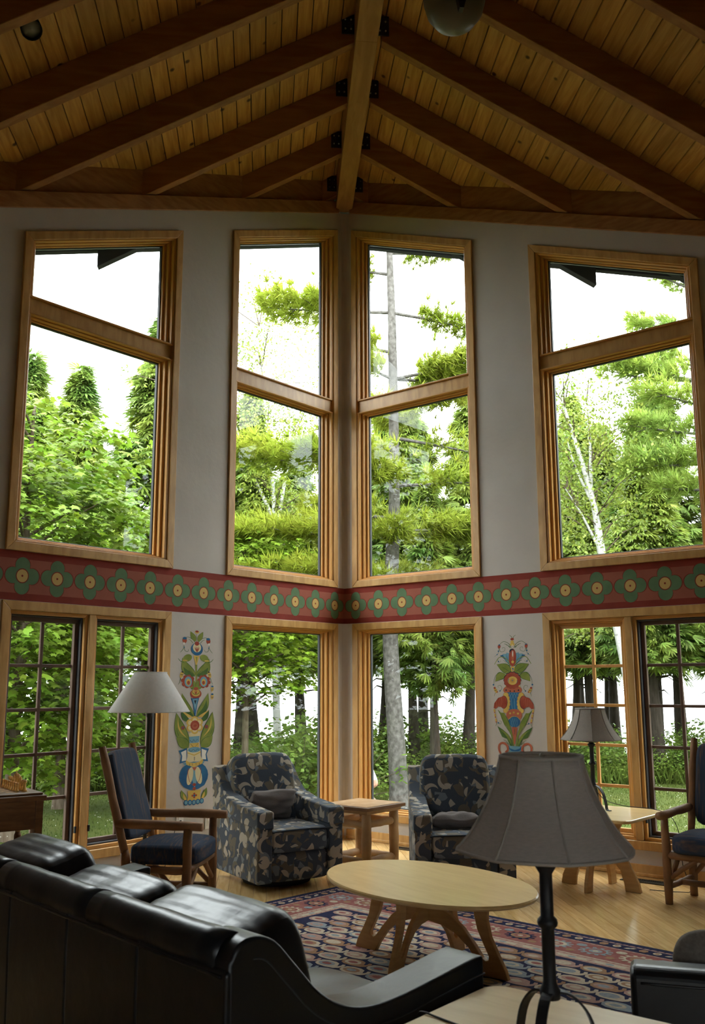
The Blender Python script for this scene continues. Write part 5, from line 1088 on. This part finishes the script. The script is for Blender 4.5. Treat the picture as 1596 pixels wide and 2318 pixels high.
def ordinal(k):
    one = 'zeroth first second third fourth fifth sixth seventh eighth ninth tenth eleventh twelfth thirteenth fourteenth fifteenth sixteenth seventeenth eighteenth nineteenth'.split()
    if k < 20: return one[k]
    t, u = divmod(k, 10); return {2: ('twentieth', 'twenty'), 3: ('thirtieth', 'thirty'), 4: ('fortieth', 'forty'), 5: ('fiftieth', 'fifty'), 6: ('sixtieth', 'sixty'), 7: ('seventieth', 'seventy'), 8: ('eightieth', 'eighty')}[t][0 if not u else 1] + ('-'+one[u] if u else '')
rk = {i: n_+1 for n_, i in enumerate(sorted(range(len(pts)), key=lambda i: (pts[i][0]+.87)/(pts[i][1]+10.2)))}
for i, (x, y) in enumerate(pts):
    o = SH[i] if i < 2 else copy_tree(SH[i % 2])
    s = rt.uniform(.85, 1.25)*(.72 if y < 10.15 and y > 9 else 1.); o.location = (x, y, GZ); o.scale = (s, s, s*rt.uniform(.8, 1.1)); o.rotation_euler = (0, 0, rt.uniform(0, 6.28))
    tag(o, 'leafy green shrub between lawn and lake, %s from the left end of the undergrowth' % ordinal(rk[i]), 'shrub', 'shrubs along the lake edge')
# ---- lawn, tall grass, clover, lake
GRASS = M('lawn_grass', (0.044, 0.063, 0.009), .9, .1, c2=(0.067, 0.080, 0.015), nscale=1.6, ndetail=8, bump=.3, bscale=40)
mb = MB(); xs = [-70, -25, -8, 8, 25, 70]
ysn = [-45, -14, 0, 10, 15, 17.5, 19.5]; zn = [GZ, GZ, GZ, GZ, GZ, GZ-.1, -2.6]
vs = [(x, y, z) for y, z in zip(ysn, zn) for x in xs]; nx = len(xs)
mb.add(vs, [(j*nx+i, j*nx+i+1, (j+1)*nx+i+1, (j+1)*nx+i) for j in range(len(ysn)-1) for i in range(nx-1)]); tag(mb.build('ground', GRASS), 'green lawn sloping to the lake behind the trees', kind='structure')
BL = (np.array([(-.5, 0, 0), (.5, 0, 0), (.15, .25, .6), (-.1, .6, 1.)]), np.array([(0, 1, 2), (0, 2, 3)]))
def blades(name, n, x0, x1, y0, y1, h, w_, mat, label, cat, clump=0):
    p = np.c_[rnd(n, x0, x1), rnd(n, y0, y1), np.full(n, GZ)]
    if clump:
        c = np.c_[rnd(clump, x0, x1), rnd(clump, y0, y1)]; k = RNG.integers(0, clump, n); p[:, :2] = c[k]+RNG.normal(0, .22, (n, 2))
    keep = np.abs(p[:, 0]) < p[:, 1]*0+60; inside = (-p[:, 1] > np.abs(p[:, 0])-.45) & (np.abs(p[:, 0]) < 4.2); p = p[~inside]; n = len(p)
    a = rnd(n, 0, 6.283); hh = rnd(n, h*.5, h*1.15); r = np.c_[np.cos(a), np.sin(a), np.zeros(n)]; f = np.c_[-np.sin(a), np.cos(a), np.zeros(n)]
    tv = BL[0]; v = p[:, None, :]+tv[None, :, 0:1]*w_*r[:, None, :]+tv[None, :, 1:2]*(hh*.6)[:, None, None]*f[:, None, :]; v[:, :, 2] += tv[None, :, 2]*hh[:, None]
    fc = BL[1][None]+(np.arange(n)*4)[:, None, None]; return tag(np_mesh(name, v.reshape(-1, 3), fc.reshape(-1, 3), mat), label, cat, kind='stuff')
blades('lawn_blades', 60000, -9, 11, 0, 10, .035, .012, M('grass_blade', (0.040, 0.063, 0.008), .7, .2, c2=(0.067, 0.084, 0.013), nscale=.9, island=.4, trans=.3), 'short mown grass of the lawn outside the windows', 'grass')
blades('tall_grass', 40000, -10, 13, 9.5, 11.6, .38, .012, M('tall_grass_blade', (0.064, 0.105, 0.013), .7, .2, c2=(0.112, 0.150, 0.022), nscale=.8, island=.45, trans=.35), 'tall meadow grass standing along the lake edge', 'grass', clump=420)
n = 900; p = np.c_[rnd(n, -8, 10), rnd(n, 2.5, 9), np.full(n, GZ+.075)]; inside = (-p[:, 1] > np.abs(p[:, 0])-.6); p = p[~inside]; n = len(p)
tv = np.array([(0, 0, 1.), (1, 0, 0), (0, 1, 0), (-1, 0, 0), (0, -1, 0)])*.009; tf = np.array([(0, 1, 2), (0, 2, 3), (0, 3, 4), (0, 4, 1)])
v = p[:, None, :]+tv[None]; fc = tf[None]+(np.arange(n)*5)[:, None, None]
tag(np_mesh('clover_blossoms', v.reshape(-1, 3), fc.reshape(-1, 3), M('clover_white', (.45, .45, .38), .8, .1)), 'white clover blossoms scattered over the lawn', 'flowers', kind='stuff')
mb = MB(); mb.add([(-3000, 17, -1.9), (3000, 17, -1.9), (3000, 5000, -1.9), (-3000, 5000, -1.9)], [(0, 1, 2, 3)])
tag(mb.build('lake', M('lake_water', (.25, .29, .31), .12, .5, bump=.15, bscale=1.5)), 'pale open lake behind the tree trunks', 'lake', kind='structure')
# ---- person seated on a bench outside
bn = thing('garden_bench', (.58, 3.45, GZ), 0, 'slatted wooden garden bench on the lawn behind the corner post', 'bench')
BW = M('weathered_bench_wood', (.22, .17, .12), .8, .2)
for k in range(4): mb = MB(); mb.box(-.19+.1*k, -.11+.1*k, -.6, .6, .42, .445); mb.build('slat', BW, bn, bevel=.004)
for y in (-.48, .48): mb = MB(); mb.box(-.18, .18, y-.03, y+.03, 0, .42); mb.build('leg', BW, bn, bevel=.004)
def person():
    px, py, z0 = .58, 3.45, GZ
    J = {'pel': (0, 0, .55, .135, .12), 'abd': (.02, 0, .70, .14, .115), 'chest': (.015, 0, .88, .165, .12), 'neckb': (0, 0, 1.01, .085, .08), 'neck': (-.02, 0, 1.08, .055, .055), 'head1': (-.035, 0, 1.16, .082, .075), 'head2': (-.045, 0, 1.25, .098, .082), 'head3': (-.03, 0, 1.325, .06, .055)}
    E = [('pel', 'abd'), ('abd', 'chest'), ('chest', 'neckb'), ('neckb', 'neck'), ('neck', 'head1'), ('head1', 'head2'), ('head2', 'head3')]
    for s, n in ((-1, 'l'), (1, 'r')):
        J.update({'sh'+n: (0, s*.17, .97, .075, .07), 'ua'+n: (.07, s*.215, .83, .056, .052), 'el'+n: (.135, s*.225, .70, .045, .043), 'fa'+n: (.0, s*.20, .655, .04, .036), 'wr'+n: (-.10, s*.17, .63, .028, .026), 'pa'+n: (-.155, s*.16, .62, .03, .022),
                  'hip'+n: (-.04, s*.10, .53, .095, .09), 'th'+n: (-.25, s*.12, .54, .078, .075), 'kn'+n: (-.46, s*.13, .53, .06, .058), 'ca'+n: (-.47, s*.13, .30, .052, .05), 'an'+n: (-.45, s*.13, .08, .038, .036), 'to'+n: (-.60, s*.14, .035, .04, .03)})
        E += [('chest', 'sh'+n), ('sh'+n, 'ua'+n), ('ua'+n, 'el'+n), ('el'+n, 'fa'+n), ('fa'+n, 'wr'+n), ('wr'+n, 'pa'+n), ('pel', 'hip'+n), ('hip'+n, 'th'+n), ('th'+n, 'kn'+n), ('kn'+n, 'ca'+n), ('ca'+n, 'an'+n), ('an'+n, 'to'+n)]
        for k, (dy, l) in enumerate(((-.018, .07), (-.006, .08), (.006, .075), (.018, .06))):
            J['f%d%s' % (k, n)] = (-.155-l*.6, s*.16+dy, .613, .009, .009); J['g%d%s' % (k, n)] = (-.155-l, s*.16+dy, .596, .008, .008); E += [('pa'+n, 'f%d%s' % (k, n)), ('f%d%s' % (k, n), 'g%d%s' % (k, n))]
        J['tb'+n] = (-.145, s*.16-s*.035, .60, .010, .010); J['tc'+n] = (-.18, s*.16-s*.045, .59, .009, .009); E += [('pa'+n, 'tb'+n), ('tb'+n, 'tc'+n)]
    K = list(J); me = bpy.data.meshes.new('person'); me.from_pydata([J[k][:3] for k in K], [(K.index(a), K.index(b)) for a, b in E], [])
    o = bpy.data.objects.new('person', me); COL.objects.link(o); o.location = (px, py, z0)
    sk = o.modifiers.new('skin', 'SKIN'); 
    for i, k in enumerate(K): me.skin_vertices[0].data[i].radius = J[k][3:5]; me.skin_vertices[0].data[i].use_root = (k == 'pel')
    sb = o.modifiers.new('sub', 'SUBSURF'); sb.levels = 2; sb.render_levels = 2
    dg = bpy.context.evaluated_depsgraph_get(); m2 = bpy.data.meshes.new_from_object(o.evaluated_get(dg)); o.modifiers.clear(); o.data = m2; m2.name = 'person'
    for m in (M('person_skin', (.50, .27, .19), .55, .3), M('white_tee_shirt', (.62, .62, .66), .9, .1), M('denim_shorts', (.06, .09, .16), .9, .1), M('canvas_shoe', (.25, .24, .22), .8, .1)): m2.materials.append(m)
    m2.polygons.foreach_set('use_smooth', [True]*len(m2.polygons))
    for p in m2.polygons:
        c = p.center; mi = 0
        if c.z > .62 and c.z < 1.045 and abs(c.y) < .30:
            mi = 0 if (abs(c.y) > .188 and c.z < .765) or (c.x < -.135) or (c.x < -.02 and c.z < .70 and abs(c.y) > .14) else 1
        elif c.z <= .64 and c.z > .42 and c.x > -.40 and not (abs(c.y) > .12 and c.z > .6 and c.x < -.02): mi = 2
        elif c.z < .085: mi = 3
        p.material_index = mi
    tag(o, 'person in a white short-sleeved shirt seated outside, elbow bent, partly hidden by the corner post', 'person')
    mb = MB(); mb.rbox((-.02, 0, 1.285), (.20, .175, .15), 2.4, 12); mb.build('hair', M('brown_hair', (.07, .045, .03), .7, .2), o, smooth=True)
    for s in (-1, 1):
        mb = MB(); mb.rbox((-.128, s*.032, 1.25), (.02, .026, .016), 2, 6); mb.build('eye', M('eye_dark', (.03, .02, .02), .3, .5), o, smooth=True)
        mb = MB(); mb.rbox((-.03, s*.083, 1.235), (.045, .02, .06), 2.2, 6); mb.build('ear', MATS['person_skin'], o, smooth=True)
    mb = MB(); mb.rbox((-.142, 0, 1.222), (.035, .026, .05), 2, 6); mb.build('nose', MATS['person_skin'], o, smooth=True)
    mb = MB(); mb.rbox((-.122, 0, 1.178), (.02, .05, .014), 2, 6); mb.build('mouth', M('lip', (.35, .12, .1), .5, .3), o, smooth=True)
person()
